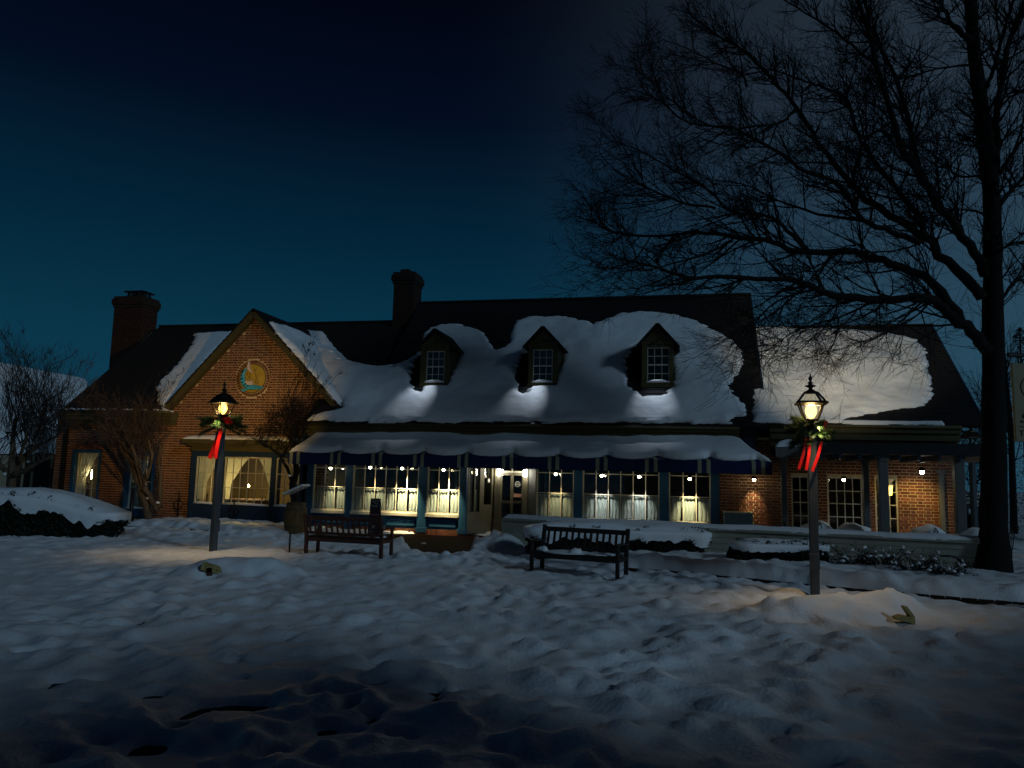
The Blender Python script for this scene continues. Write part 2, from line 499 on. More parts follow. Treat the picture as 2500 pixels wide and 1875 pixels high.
def snow_h(X, Y):
    wx = X+.35*vn(X*.8, Y*.8, 3)
    wy = Y+.35*vn(X*.8, Y*.8, 4)
    n1 = vn(wx*2.6, wy*2.2, 11)
    n2 = vn(wx*5.6+5, wy*4.8, 12)
    n3 = vn(wx*10, wy*9, 13)
    near = sstep(16.5, 10, Y)
    soft = .55+.9*np.clip(vn(X*.45+3, Y*.45, 6)+.5, 0, 1)
    h = .02*vn(X*.35, Y*.35, 5)+soft*((.080+.035*near)*n1+(.080+.015*near)*n2+.018*n3)
    h = h+.05*near*np.clip(vn(wx*2.4+9, wy*1.5, 15)+.1, 0, 1)
    # trampled walk between the lawn and the beds
    trod = sstep(14.5, 16, Y)*sstep(27, 25, Y)
    h = h+trod*(.035*vn(X*5, Y*5, 21)+.02*vn(X*10, Y*10, 22))*.6
    for E_, amp in ((EDGE_L, .15), (EDGE_R, .22)):
        xs, ys = line_y(E_)
        d = Y-np.interp(X, xs, ys)
        rng = sstep(xs[0]-.5, xs[0]+.3, X)*sstep(xs[-1]+.8, xs[-1]-.1, X) if amp < .2 else sstep(xs[0]-.5, xs[0]+.3, X)
        h = h+rng*amp*sstep(.06, .55, d)*sstep(9, 7, d)
        h = h+rng*(sstep(.10, .40, d)*sstep(1.3, .6, d))*(.03+.10*np.abs(vn(X*2.6, Y*3.5, 31)))
        h = h+rng*(sstep(-1.0, -.45, d)*sstep(-.06, -.22, d))*(.09*np.abs(vn(X*5, Y*5, 32))+.07*np.abs(vn(X*9, Y*9, 33)))
        h = h-rng*(.16*np.exp(-((d-.03)/(.11+.05*vn(X*2, Y*0, 34)))**2))
    # shovelled banks round the cleared entry, against the terrace wall
    def bump(px, py, a, sx, sy):
        p = gnd(px, py)
        return a*np.exp(-((X-p.x)/sx)**2-((Y-p.y)/sy)**2)
    h = h+bump(1212, 1338, .40, .75, .9)*(1+.9*vn(X*3, Y*3, 41)+.5*vn(X*7, Y*7, 47))+bump(1150, 1362, .13, .5, .6)*(1+.9*vn(X*6, Y*6, 42))
    h = h+bump(1060, 1366, .10, .9, .35)*(1+1.2*vn(X*7, Y*7, 43))+bump(1040, 1322, .16, .75, .3)*(1+1.2*vn(X*7, Y*7, 44))
    h = h+bump(610, 1312, .16, .9, .6)*(1+1.2*vn(X*6, Y*6, 45))+bump(690, 1325, .14, .8, .6)*(1+1.1*vn(X*6, Y*6, 46))+bump(770, 1315, .2, .6, .7)
    # drifts over the buried benches
    for a, b, hh, wd in ((PLL0, PLL1, .26, .55), (PLR0, PLR1, .30, .42)):
        dx, dy = b.x-a.x, b.y-a.y
        t = np.clip(((X-a.x)*dx+(Y-a.y)*dy)/(dx*dx+dy*dy), 0, 1)
        r = np.sqrt((X-a.x-t*dx)**2+(Y-a.y-t*dy)**2)
        h = h+hh*np.exp(-(r/wd)**2)
    p = gnd(505, 1412)
    h = h-.20*np.exp(-((X-p.x)/.2)**2-((Y-p.y)/.16)**2)
    # thaw holes down to the turf
    h = np.where(h < -.02, -.02+(h+.02)*.35, h)
    for cx, cy, wd, ht in HOLES:
        c = gnd(cx*.5425, 1300+cy*.5425)
        e = gnd((cx+wd*.5)*.5425, 1300+cy*.5425)
        f = gnd(cx*.5425, 1300+(cy+ht*.5)*.5425)
        sx, sy = abs(e.x-c.x)*.85, max(abs(c.y-f.y)*.9, .07)
        h = h-.21*np.exp(-(((X-c.x+.10*vn(X*5, Y*5, 52))/sx)**2+((Y-c.y+.07*vn(X*5, Y*5, 53))/sy)**2)*(1+1.1*vn(X*9, Y*9, 51)))
    # snow along the house and over the wall side
    sd = poly_sd(X, Y, [(q.x, q.y) for q in PAVE])+.14*vn(X*4, Y*4, 61)
    h = h-.30*sstep(-.02, .16, sd)
    return h
xs = np.concatenate([np.linspace(-420, -18, 26)[:-1], np.arange(-18, 15.0, .075), np.linspace(15, 420, 26)[1:]])
ys = np.concatenate([np.linspace(-300, 2.0, 20)[:-1], np.arange(2.0, 9, .05), np.arange(9, 31, .075), np.linspace(31, 900, 30)])
X, Y = np.meshgrid(xs, ys)
Z = snow_h(X, Y)
far = (np.abs(X) > 17.9) | (Y < 2) | (Y > 31)
Z = np.where(far, 0.0, Z)
def grid_mesh(name, X, Y, Z):
    ny, nx = X.shape
    v = np.stack([X.ravel(), Y.ravel(), Z.ravel()], 1)
    i = (np.arange(ny-1)[:, None]*nx+np.arange(nx-1)[None, :]).ravel()
    f = np.stack([i, i+1, i+nx+1, i+nx], 1)
    me = bpy.data.meshes.new(name)
    me.vertices.add(len(v))
    me.vertices.foreach_set('co', v.ravel())
    me.loops.add(f.size)
    me.loops.foreach_set('vertex_index', f.ravel().astype(np.int32))
    me.polygons.add(len(f))
    me.polygons.foreach_set('loop_start', (np.arange(len(f))*4).astype(np.int32))
    me.polygons.foreach_set('loop_total', np.full(len(f), 4, np.int32))
    me.polygons.foreach_set('use_smooth', np.ones(len(f), bool))
    me.update()
    return me
g = part(grid_mesh('snow_ground', X, Y, Z), 'snow_ground', M_SNOW)
tag(g, 'lumpy trampled snow covering the lawn and walks', 'snow', kind='structure')
g = part(MB().quad((-60, -30, -.085), (60, -30, -.085), (60, 60, -.085), (-60, 60, -.085)), 'ground', M_SOIL)
tag(g, 'dark wet turf showing through holes in the snow', 'ground', kind='structure')
pv = MB()
pv.add([(q.x, q.y, -.06) for q in (gnd(850, 1372), gnd(1225, 1375), gnd(1236, 1296), gnd(870, 1296))], [(0,1,2,3)])
g = part(pv, 'pavement', M_PAVE)
tag(g, 'wet dark red brick paving cleared of snow before the door', 'pavement', kind='structure')
def snow_at(x, y):
    return float(snow_h(np.array([[x]]), np.array([[y]]))[0, 0])

# ------------------------------------------------------------------ brickwork
CS, JT, BL, BH = .091, .018, .250, .118          # course height, joint, stretcher, header
def brick_rects(x0, x1, z0, z1, holes=(), inside=None):
    out_ = []
    k = 0
    z = z0
    while z+CS-JT <= z1+1e-6:
        za, zb = z, z+CS-JT
        x = x0-((BL+BH)/2+JT if k % 2 else 0)
        j = 0
        while x < x1:
            wdt = BL if j % 2 == 0 else BH
            segs = [(max(x, x0), min(x+wdt, x1))]
            for (hx0, hx1, hz0, hz1) in holes:
                if zb > hz0 and za < hz1:
                    ns = []
                    for a, b in segs:
                        if b <= hx0 or a >= hx1:
                            ns.append((a, b))
                        else:
                            if a < hx0:
                                ns.append((a, hx0-.004))
                            if b > hx1:
                                ns.append((hx1+.004, b))
                    segs = ns
            for a, b in segs:
                if b-a > .03 and (inside is None or inside((a+b)/2, (za+zb)/2, b-a)):
                    out_.append((a, b, za, zb))
            x += wdt+JT
            j += 1
        z += CS
        k += 1
    return out_
_bm = {}
def unit_brick(wd, hh, dp):
    k = (round(wd, 3), round(hh, 3))
    if k not in _bm:
        b = MB().bbox(-wd/2, wd/2, 0, dp, -hh/2, hh/2, .005)
        _bm[k] = b.mesh('brick')
    return _bm[k]
def lay_bricks(root, rects, y, limit=300, matl=None, jit=.004, see=None):
    """the largest-showing bricks as parts, the rest joined"""
    matl = matl or M_BRICK
    def dist(r):
        return (W((r[0]+r[1])/2, y, (r[2]+r[3])/2)-CAM).length
    full = [r for r in rects if abs(r[1]-r[0]-BL) < 1e-3 or abs(r[1]-r[0]-BH) < 1e-3]
    if see:
        full = [r for r in full if see(r)]
    full.sort(key=lambda r: dist(r)*(.75 if r[1]-r[0] > .15 else 1))
    pick = set(full[:limit])
    rest = MB()
    for r in rects:
        pr = rnd.uniform(0, jit)
        if r in pick:
            me = unit_brick(r[1]-r[0], r[3]-r[2], .05)
            o = bpy.data.objects.new('brick', me)
            link(o, root, matl)
            o.location = Vector(((r[0]+r[1])/2, y-.008-pr, (r[2]+r[3])/2))+OFF[root.name]
        else:
            a, b, c, d = r
            yy = y-.008-pr
            rest.add([(a,yy,c),(b,yy,c),(b,yy,d),(a,yy,d),(a,y+.03,c),(b,y+.03,c),(b,y+.03,d),(a,y+.03,d)],
                     [(0,1,2,3),(0,4,5,1),(1,5,6,2),(2,6,7,3),(3,7,4,0)])
    if rest.v:
        o = part(rest, 'brickwork', matl, root)
        o['kind'] = 'stuff'
def wall_slab(mb, x0, x1, z0, z1, y0, y1, holes=()):
    xs_ = sorted({x0, x1, *[h[0] for h in holes], *[h[1] for h in holes]})
    xs_ = [x for x in xs_ if x0 <= x <= x1]
    for a, b in zip(xs_[:-1], xs_[1:]):
        cuts = sorted([(max(z0, h[2]), min(z1, h[3])) for h in holes if h[0] < (a+b)/2 < h[1]])
        z = z0
        for c, d in cuts:
            if c > z:
                mb.box(a, b, y0, y1, z, c)
            z = max(z, d)
        if z < z1:
            mb.box(a, b, y0, y1, z, z1)
def roof_courses(x0, x1, ye, ze, yr, zr, step=.2, seed=1):
    """one lapped slope from the eave (ye, ze) up to the ridge (yr, zr)"""
    mb = MB()
    L = math.hypot(yr-ye, zr-ze)
    n = int(L/step)
    uy, uz = (yr-ye)/L, (zr-ze)/L
    ny, nz = (-uz, uy) if yr > ye else (uz, -uy)
    r = random.Random(seed)
    for i in range(n):
        a, b = i*L/n, min(L, (i+1)*L/n+.05)
        x = x0
        while x < x1-1e-6:
            xb = min(x1, x+r.uniform(.8, 1.6))
            if x1-xb < .5:
                xb = x1
            t = .028+r.uniform(-.003, .004)
            da = r.uniform(-.006, .006)
            p = [(ye+uy*(a+da), ze+uz*(a+da)), (ye+uy*b, ze+uz*b)]
            mb.add([(x, p[0][0], p[0][1]-.02), (xb, p[0][0], p[0][1]-.02), (xb, p[0][0]+ny*t, p[0][1]+nz*t), (x, p[0][0]+ny*t, p[0][1]+nz*t),
                    (x, p[1][0]+ny*.004, p[1][1]+nz*.004), (xb, p[1][0]+ny*.004, p[1][1]+nz*.004)],
                   [(0,1,2,3), (3,2,5,4), (0,3,4), (1,5,2)])
            x = xb
    mb.add([(x0,ye,ze-.06),(x1,ye,ze-.06),(x1,yr,zr-.06),(x0,yr,zr-.06)], [(0,1,2,3)])
    mb.add([(x0,ye,ze-.02),(x1,ye,ze-.02),(x1,yr,zr-.02),(x0,yr,zr-.02)], [(0,1,2,3)])
    return mb
def window(root, x0, x1, z0, z1, y, cols, rows, fmat=None, fw_=.06, bar=.022, fdepth=.10, sill=None, top=None, matb=None):
    """frame (the part), glazing bars and every pane; rows is a list of fractions from the bottom"""
    fmat = fmat or M_WHITE
    f = MB()
    f.box(x0, x0+fw_, y, y+fdepth, z0, z1)
    f.box(x1-fw_, x1, y, y+fdepth, z0, z1)
    f.box(x0+fw_, x1-fw_, y+.002, y+fdepth, z1-fw_, z1)
    f.box(x0+fw_, x1-fw_, y+.002, y+fdepth, z0, z0+fw_)
    o = part(f, 'window', fmat, root)
    ix0, ix1, iz0, iz1 = x0+fw_, x1-fw_, z0+fw_, z1-fw_
    rz_ = [iz0+(iz1-iz0)*t for t in rows]
    gb = MB()
    for i in range(1, cols):
        x = ix0+(ix1-ix0)*i/cols
        gb.box(x-bar/2, x+bar/2, y+.02, y+.055, iz0, iz1)
    for z in rz_[1:-1]:
        gb.box(ix0, ix1, y+.017, y+.052, z-bar/2, z+bar/2)
    part(gb, 'glazing_bars', matb or fmat, o)
    for i in range(cols):
        for k in range(len(rz_)-1):
            a, b = ix0+(ix1-ix0)*i/cols, ix0+(ix1-ix0)*(i+1)/cols
            pm = MB().box(a+bar*.45, b-bar*.45, y+.034, y+.038, rz_[k]+bar*.45, rz_[k+1]-bar*.45)
            part(pm, 'pane', M_GLASS, o)
    if sill:
        part(MB().bbox(x0-.05, x1+.05, y-.09, y+.03, z0-.05, z0, .012), 'sill', sill, o)
    return o
def drape(parent, xa, xt, xi, xb, zt, zi, zb, y, folds=6, name='curtain'):
    """hanging cloth from xa to the inner edge: xt at the top, xi at the tie-back height zi, xb at the bottom"""
    mb = MB()
    nu, nv = 26, 14
    for j in range(nv+1):
        z = zt+(zb-zt)*j/nv
        if z > zi:
            t = (zt-z)/(zt-zi)
            xin = xt+(xi-xt)*(t**.8)
        else:
            xin = xi+(xb-xi)*((zi-z)/max(1e-3, zi-zb))
        for i in range(nu+1):
            u = i/nu
            mb.v.append((xa+(xin-xa)*u, y+.018*math.sin(u*folds*6.283+.7*math.sin(j*.5))+.006*math.sin(u*41+j), z))
    for j in range(nv):
        for i in range(nu):
            a = j*(nu+1)+i
            mb.f.append((a, a+1, a+nu+2, a+nu+1))
    return part(mb, name, M_CURT, parent, True)
def room(root, x0, x1, z0, z1, y0, y1, matl):
    b = MB()
    b.box(x0, x1, y1, y1+.05, z0, z1)
    b.box(x0-.05, x0, y0, y1+.05, z0, z1)
    b.box(x1, x1+.05, y0, y1+.05, z0, z1)
    b.box(x0, x1, y0, y1, z0-.05, z0)
    b.box(x0, x1, y0, y1, z1, z1+.05)
    return part(b, 'room_lining', matl, root)
def cornice(root, x0, x1, yf, z0, z1, matl=None, name='cornice'):
    """stepped eave moulding with gutter, its top front edge at yf"""
    b = MB()
    h = z1-z0
    b.box(x0, x1, yf, yf+.5, z1-h*.35, z1)
    b.box(x0+.02, x1-.02, yf+.07, yf+.5, z0+h*.30, z1-h*.35)
    b.box(x0+.04, x1-.04, yf+.20, yf+.5, z0, z0+h*.30)
    o = part(b, name, matl or M_TRIM, root)
    gq = MB()
    gq.tube([(x0, yf-.03, z1-.03), (x1, yf-.03, z1-.03)], .05, 8)
    part(gq, 'gutter', M_TRIM, root, True)
    return o
SNOW_N = [0]
def blanket(name, poly, to3d, thick, res, label, holes=(), fall=.12, rag=.05, lump=.02, ragx=2.5, ragy=6.0, under=-.03, cat='snow', parent=None, soft_edge=None):
    """snow lying on a surface inside an outline given in that surface's own u, v"""
    SNOW_N[0] += 1
    sd_ = SNOW_N[0]*17
    P = np.array(poly, float)
    lo, hi = P.min(0)-.1, P.max(0)+.1
    us, vs = np.arange(lo[0], hi[0], res), np.arange(lo[1], hi[1], res)
    U, V = np.meshgrid(us, vs)
    d = poly_sd(U, V, poly)
    for hpoly in holes:
        d = np.minimum(d, -poly_sd(U, V, hpoly))
    d = d+rag*(vn(U*ragx, V*ragy, sd_)+.6*vn(U*ragx*2.7, V*ragy*2.7, sd_+1))*sstep(.5, 0, np.abs(d))
    gv, gu = np.gradient(d, res)
    gl = np.maximum(np.hypot(gu, gv), .3)
    mv = np.clip(np.where(d < 0, d, 0), -2*res, 0)
    U2, V2 = U-mv*gu/gl, V-mv*gv/gl
    dd = np.maximum(d, 0)
    H = thick*(1-np.exp(-dd/fall))+lump*sstep(0, .3, dd)*(vn(U*.9, V*.9, sd_+3)*1.6+vn(U*2.3, V*2.0, sd_+4)*.8+vn(U*6, V*6, sd_+5)*.2)+sstep(0, .2, dd)*.007*vn(U*.7, V*7, sd_+6)
    ny, nx = U.shape
    pos = d > 0
    cell = pos[:-1, :-1] | pos[1:, :-1] | pos[:-1, 1:] | pos[1:, 1:]
    ok = d > -1.6*res
    cell &= ok[:-1, :-1] & ok[1:, :-1] & ok[:-1, 1:] & ok[1:, 1:]
    idx = -np.ones(U.shape, int)
    used = np.zeros(U.shape, bool)
    used[:-1, :-1] |= cell; used[1:, :-1] |= cell; used[:-1, 1:] |= cell; used[1:, 1:] |= cell
    idx[used] = np.arange(used.sum())
    pts = to3d(U2[used], V2[used], H[used])
    jj, ii = np.nonzero(cell)
    F = np.stack([idx[jj, ii], idx[jj, ii+1], idx[jj+1, ii+1], idx[jj+1, ii]], 1)
    # skirt down to the surface along the rim
    from collections import Counter
    e = np.concatenate([F[:, [0, 1]], F[:, [1, 2]], F[:, [2, 3]], F[:, [3, 0]]])
    key = np.sort(e, 1)
    _, inv, cnt = np.unique(key[:, 0].astype(np.int64)*10000000+key[:, 1], return_inverse=True, return_counts=True)
    rim = e[cnt[inv] == 1]
    base = to3d(U2[used], V2[used], np.full(used.sum(), under))
    nb = len(pts)
    verts = np.concatenate([pts, base])
    faces = [tuple(f) for f in F.tolist()]+[(b, a, a+nb, b+nb) for a, b in rim.tolist()]
    me = bpy.data.meshes.new(name)
    me.from_pydata(verts.tolist(), [], faces)
    me.update()
    me.polygons.foreach_set('use_smooth', [True]*len(me.polygons))
    return me

# ================================================================== the gabled brick house
LY = .30                                             # its wall plane
HL = hthing('brick_house', 'gabled brick house with olive eaves, blue bay window and round fish plaque', 'house', (-12.3, LY, 0))
def hb(px0, px1, py0, py1, y):                       # pixel box -> (x0, x1, z0, z1)
    ym = (py0+py1)/2
    xm = (px0+px1)/2
    return hp(px0, ym, y)[0], hp(px1, ym, y)[0], hp(xm, py1, y)[1], hp(xm, py0, y)[1]
WA = hb(176, 241, 1100, 1228, LY)
WB = hb(306, 372, 1106, 1246, LY)
BAY = hb(463, 738, 1106, 1262, LY-.28)
xw0 = hp(131, 1150, LY)[0]
xw1 = -6.6
EAVE_L = 3.98
gap = hplane(619, 755, (0, LY-.30, 0), Vector((0, 1, 0)))
gx, gz = gap.x, gap.z
glx, glz = hp(392, 1003, LY-.3)
grx, grz = hp(832, 998, LY-.3)
k_l = (gz-glz)/(gx-glx)
k_r = (gz-grz)/(grx-gx)
PQ = hp(617, 924, LY)                                # plaque centre
PR = .62
holes = [(WA[0], WA[1], WA[2], WA[3]), (WB[0], WB[1], WB[2], WB[3]), (BAY[0]+.12, BAY[1]-.05, .1, BAY[3]+.1)]
ms = MB()
wall_slab(ms, xw0, xw1, -.1, EAVE_L, LY+.004, LY+.25, holes)
ms.prism([(glx+.1, EAVE_L), (grx-.1, EAVE_L), (gx, gz-.14)], LY+.004, LY+.25)
ms.box(xw0, xw0+.25, LY+.25, 10, -.1, EAVE_L)
ms.box(xw0, xw1, 9.75, 10, -.1, EAVE_L)
ms.box(-6.85, -6.6, LY+.25, 9.75, -.1, EAVE_L)
ms.add([(xw0+.1, LY, EAVE_L), (xw0+.1, 10, EAVE_L), (xw0+.1, 5, 7.95)], [(0,2,1)])
part(ms, 'wall', M_MORTAR, HL)
rects = brick_rects(xw0, xw1, .05, EAVE_L+.02, holes)
def in_gable(x, z, wd):
    zt = gz-.06-(gx-x+wd/2)*k_l if x < gx else gz-.06-(x+wd/2-gx)*k_r
    return z+.04 < zt
z0g = .05+CS*math.floor((EAVE_L+.02-.05+JT)/CS+1e-6)
for (a, b, c, d) in brick_rects(glx, grx, z0g, gz, (), in_gable):
    dz = max(0, c-PQ[1], PQ[1]-d)                    # trimmed round the plaque ring
    hc = math.sqrt(max(0, (PR+.065)**2-dz*dz))
    for (e, f) in ((a, min(b, PQ[0]-hc)), (max(a, PQ[0]+hc), b)) if hc > 0 else ((a, b),):
        if f-e > .03:
            rects.append((e, f, c, d))
lay_bricks(HL, rects, LY, 300, see=lambda r: (r[0] < -8.2 and r[2] > .9))
# brick ring and plaque with the fish
rb = MB()
for i in range(40):
    a = 2*math.pi*i/40
    c, s = math.cos(a), math.sin(a)
    p = [(PQ[0]+c*(PR-.05)-s*q*.038, PQ[1]+s*(PR-.05)+c*q*.038) for q in (-1, 1)]
    p2 = [(PQ[0]+c*(PR+.05)-s*q*.042, PQ[1]+s*(PR+.05)+c*q*.042) for q in (-1, 1)]
    me = MB().prism([p[1], p[0], p2[0], p2[1]], LY-.012, LY+.03)
    part(me, 'brick', M_BRICK, HL)
disc = [(PQ[0]+(PR-.10)*math.cos(2*math.pi*i/40), PQ[1]+(PR-.10)*math.sin(2*math.pi*i/40)) for i in range(40)]
part(MB().prism(disc, LY-.02, LY+.02), 'plaque', M_OCHRE, HL)
rr = MB()
rr.tube([(PQ[0]+(PR-.085)*math.cos(a), LY-.02, PQ[1]+(PR-.085)*math.sin(a)) for a in [2*math.pi*i/48 for i in range(49)]], .018, 6)
part(rr, 'plaque_rim', M_TRIM, HL, True)
scr = MB()
for a in (((812, 440), (860, 620), (1000, 1100)), ((930, 480), (870, 620)), ((560, 650), (590, 830), (690, 950)), ((660, 640), (690, 860), (600, 840)), ((480, 830), (640, 1010)), ((900, 920), (880, 1080), (990, 1090))):
    scr.tube([(lambda q: (q[0], LY-.022, q[1]))(hp(570+p[0]*.0603, 870+p[1]*.0603, LY-.022)) for p in a], .009, 5)
part(scr, 'plaque_scratches', M_BRONZE, HL)
# fish sculpture: tapering curved body traced on the plaque
fish = hthing('fish_sculpture', 'curved turquoise fish sculpture with pink fin across a round ochre plaque', 'sculpture', (PQ[0], LY-.1, PQ[1]))
FY = LY-.10
def fz(x, y):
    q = hp(570+x*.0603, 870+y*.0603, FY)
    return (q[0], FY, q[1])
spine = [(575, 480), (480, 560), (400, 680), (375, 820), (370, 950), (410, 1080), (500, 1180), (610, 1235), (740, 1260), (880, 1265), (1020, 1270), (1130, 1270), (1200, 1265)]
srad = [.025, .045, .062, .075, .085, .092, .095, .10, .10, .09, .075, .055, .02]
fb = MB()
sp = [Vector(fz(*p)) for p in spine]
sp2, sr2 = [], []
for i in range(len(sp)-1):
    for t in (0, .5):
        sp2.append(sp[i].lerp(sp[i+1], t))
        sr2.append(srad[i]*(1-t)+srad[i+1]*t)
sp2.append(sp[-1]); sr2.append(srad[-1])
fb.tube(sp2, sr2, 10)
part(fb, 'body', M_FISH, fish, True)
tf = MB()
tf.prism([(fz(*p)[0], fz(*p)[2]) for p in ((575, 500), (560, 420), (600, 300), (640, 190), (665, 300), (660, 430), (720, 560), (745, 690), (660, 600), (600, 540))], FY-.03, FY+.03)
part(tf, 'tail_fin', M_FIN, fish)
df = MB()
df.prism([(fz(*p)[0], fz(*p)[2]) for p in ((500, 1030), (560, 1000), (600, 1060), (640, 1000), (690, 1050), (740, 960), (770, 1050), (815, 1020), (830, 1130), (700, 1190), (560, 1130))], FY-.07, FY-.03)
part(df, 'dorsal_fin', M_FIN, fish)
pf = MB()
pf.prism([(fz(*p)[0], fz(*p)[2]) for p in ((360, 1360), (430, 1340), (560, 1310), (640, 1250), (680, 1310), (580, 1380), (450, 1440), (380, 1400))], FY-.10, FY-.05)
part(pf, 'side_fin', M_FISH, fish)
for q in ((430, 600), (410, 680), (370, 800), (350, 930), (410, 920), (420, 1070), (500, 1160), (540, 1120), (640, 1200)):
    c = Vector(fz(*q))
    part(MB().prism([(c.x-.03, c.z-.03), (c.x+.02, c.z-.012), (c.x+.03, c.z+.03), (c.x-.02, c.z+.012)], FY-.105, FY-.06), 'scale_mark', M_FISHD, fish)
jaw = MB()
jaw.obox(fz(800, 1262), fz(1150, 1255), .012, .012)
jaw.v = [(a, b-.09, c) for a, b, c in jaw.v]
part(jaw, 'mouth', M_FISHD, fish)
# roofs of the brick house
RL = hp(373, 798, 5.0)[1]
rx0, rx1 = hp(147, 1000, LY-.45)[0]+.05, -5.15
kS = (RL-EAVE_L-.02)/(5.45-LY)
part(roof_courses(rx0, glx+.2, LY-.45, EAVE_L+.02, 5.0, RL, .2, 3), 'roof', M_SHINGLE, HL)
part(roof_courses(glx+.2, grx-.1, LY+.35, EAVE_L+.02+.8*kS, 5.0, RL, .2, 4), 'roof', M_SHINGLE, HL)
part(roof_courses(grx-.1, rx1, LY-.45, EAVE_L+.02, 5.0, RL, .2, 13), 'roof', M_SHINGLE, HL)
bs = MB()
bs.quad((rx0, 5, RL), (rx1, 5, RL), (rx1, 10.4, EAVE_L), (rx0, 10.4, EAVE_L))
part(bs, 'rear_roof', M_SHINGLE, HL)
part(MB().obox((rx0, 5, RL+.02), (rx1, 5, RL+.02), .22, .07), 'ridge_cap', M_SHINGLE, HL)
# cross gable: two short slopes running back into the main slope
def slope_y(z):                                      # where the main slope of the brick house reaches height z
    return LY-.45+(z-EAVE_L-.02)*(5.45-LY)/(RL-EAVE_L-.02)
GY0 = LY-.34
for sgn, kx, ex in ((-1, k_l, glx-.15), (1, k_r, grx+.15)):
    mb = MB()
    n = 22
    for i in range(n):
        a, b = i/n, (i+1)/n+.012
        xa, xb_ = gx+(ex-gx)*(1-a), gx+(ex-gx)*(1-min(b, 1))
        za, zb_ = gz+.03-abs(xa-gx)*kx, gz+.03-abs(xb_-gx)*kx
        ya, yb_ = slope_y(za)+.5, slope_y(zb_)+.5
        nx_, nz_ = sgn*kx/math.hypot(1, kx), 1/math.hypot(1, kx)
        t = .03
        q = [(xa, GY0, za-.02), (xa, ya, za-.02), (xa+nx_*t, ya, za+nz_*t), (xa+nx_*t, GY0, za+nz_*t), (xb_, yb_, zb_+.005), (xb_, GY0, zb_+.005)]
        mb.add(q, [(0,1,2,3), (3,2,4,5), (0,3,5), (1,4,2)])
    part(mb, 'gable_roof', M_SHINGLE, HL)
    # raking board
    rk = MB()
    q0, q1 = Vector((gx, LY-.17, gz-.13)), Vector((ex+sgn*-.02, LY-.17, gz-.13-abs(ex-gx)*kx))
    rk.obox(q0, q1, .26, .20, (0, 0, 1))
    part(rk, 'rake_board', M_TRIM, HL)
for (ra, rb2) in ((rx0+.02, glx+.55),):
    cornice(HL, ra, rb2, LY-.48, EAVE_L-.48, EAVE_L+.0)
# icy remnants in the gutter
# downspout on the left
ds = MB()
ds.box(hp(152, 1150, LY-.1)[0]-.05, hp(152, 1150, LY-.1)[0]+.06, LY-.12, LY-.02, 0, EAVE_L-.4)
part(ds, 'downspout', M_BRONZE, HL)
# two tall windows
for (q, lit) in ((WA, 1), (WB, 0)):
    wo = window(HL, q[0]+.10, q[1]-.02, q[2]+.06, q[3]-.07, LY+.10, 3, [0, .26, .5, .75, 1], M_WHITE, .035, .022, .06)
    fr = MB()
    fr.box(q[0]-.03, q[0]+.10, LY-.05, LY+.2, q[2]-.05, q[3]+.04)
    fr.box(q[1]-.02, q[1]+.05, LY-.05, LY+.2, q[2]-.05, q[3]+.04)
    fr.box(q[0]+.10, q[1]-.02, LY-.05, LY+.2, q[3]-.07, q[3]+.04)
    fr.box(q[0]+.10, q[1]-.02, LY-.05, LY+.2, q[2]-.25, q[2]+.06)
    part(fr, 'window_surround', M_BLUE, HL)
    sm = MB()
    sm.tube([(q[0]+.1, LY-.02, q[2]+.07), ((q[0]+q[1])/2, LY-.03, q[2]+.10), (q[1]-.02, LY-.02, q[2]+.07)], [.03, .05, .03], 8)
    part(sm, 'sill_snow', M_SNOW, wo, True)
    wd = q[1]-q[0]
    drape(wo, q[0]+.11, q[0]+wd*.78, q[0]+wd*.30, q[0]+wd*.42, q[3]-.1, q[2]+(q[3]-q[2])*.36, q[2]+.12, LY+.22, 5)
    drape(wo, q[1]-.03, q[1]-wd*.12, q[1]-wd*.08, q[1]-wd*.10, q[3]-.1, q[2]+(q[3]-q[2])*.36, q[2]+.12, LY+.22, 2)
    room(HL, q[0]-.25, q[1]+.25, q[2]-.4, q[3]+.2, LY+.26, LY+2.2, M_ROOM)
# flat arch of soldier bricks over the first window
for i in range(12):
    x = WA[0]-.06+(WA[1]-WA[0]+.12)*(i+.5)/12
    part(MB().box(x-.035, x+.035, LY-.016, LY+.03, WA[3]+.06, WA[3]+.27), 'brick', M_BRICK, HL)
# bay window
bx0, bx1, bz0, bz1 = BAY
BY = LY-.28
zs0, zs1 = hp(600, 1229, BY)[1], hp(600, 1117, BY)[1]
bb = MB()
bb.box(bx0, bx1, BY, LY+.1, -.05, zs0-.06)
bb.box(bx0, bx1, BY, LY+.1, zs1+.02, bz1+.05)
for a, b in ((463, 476), (533, 545), (660, 672), (731, 738)):
    bb.box(hp(a, 1170, BY)[0], hp(b, 1170, BY)[0], BY, LY+.1, zs0-.06, zs1+.02)
part(bb, 'bay_frame', M_NAVY, HL)
cz = hp(600, 1072, BY-.3)[1]
cb = MB()
cb.box(bx0-.02, bx1+.02, BY-.05, LY, bz1+.05, bz1+.22)
cb.box(bx0-.12, bx1+.12, BY-.15, LY, bz1+.22, bz1+.30)
cb.box(bx0-.25, bx1+.25, BY-.30, LY, bz1+.30, bz1+.46)
part(cb, 'bay_cornice', M_TRIM, HL)
ct = bz1+.46
bw = []
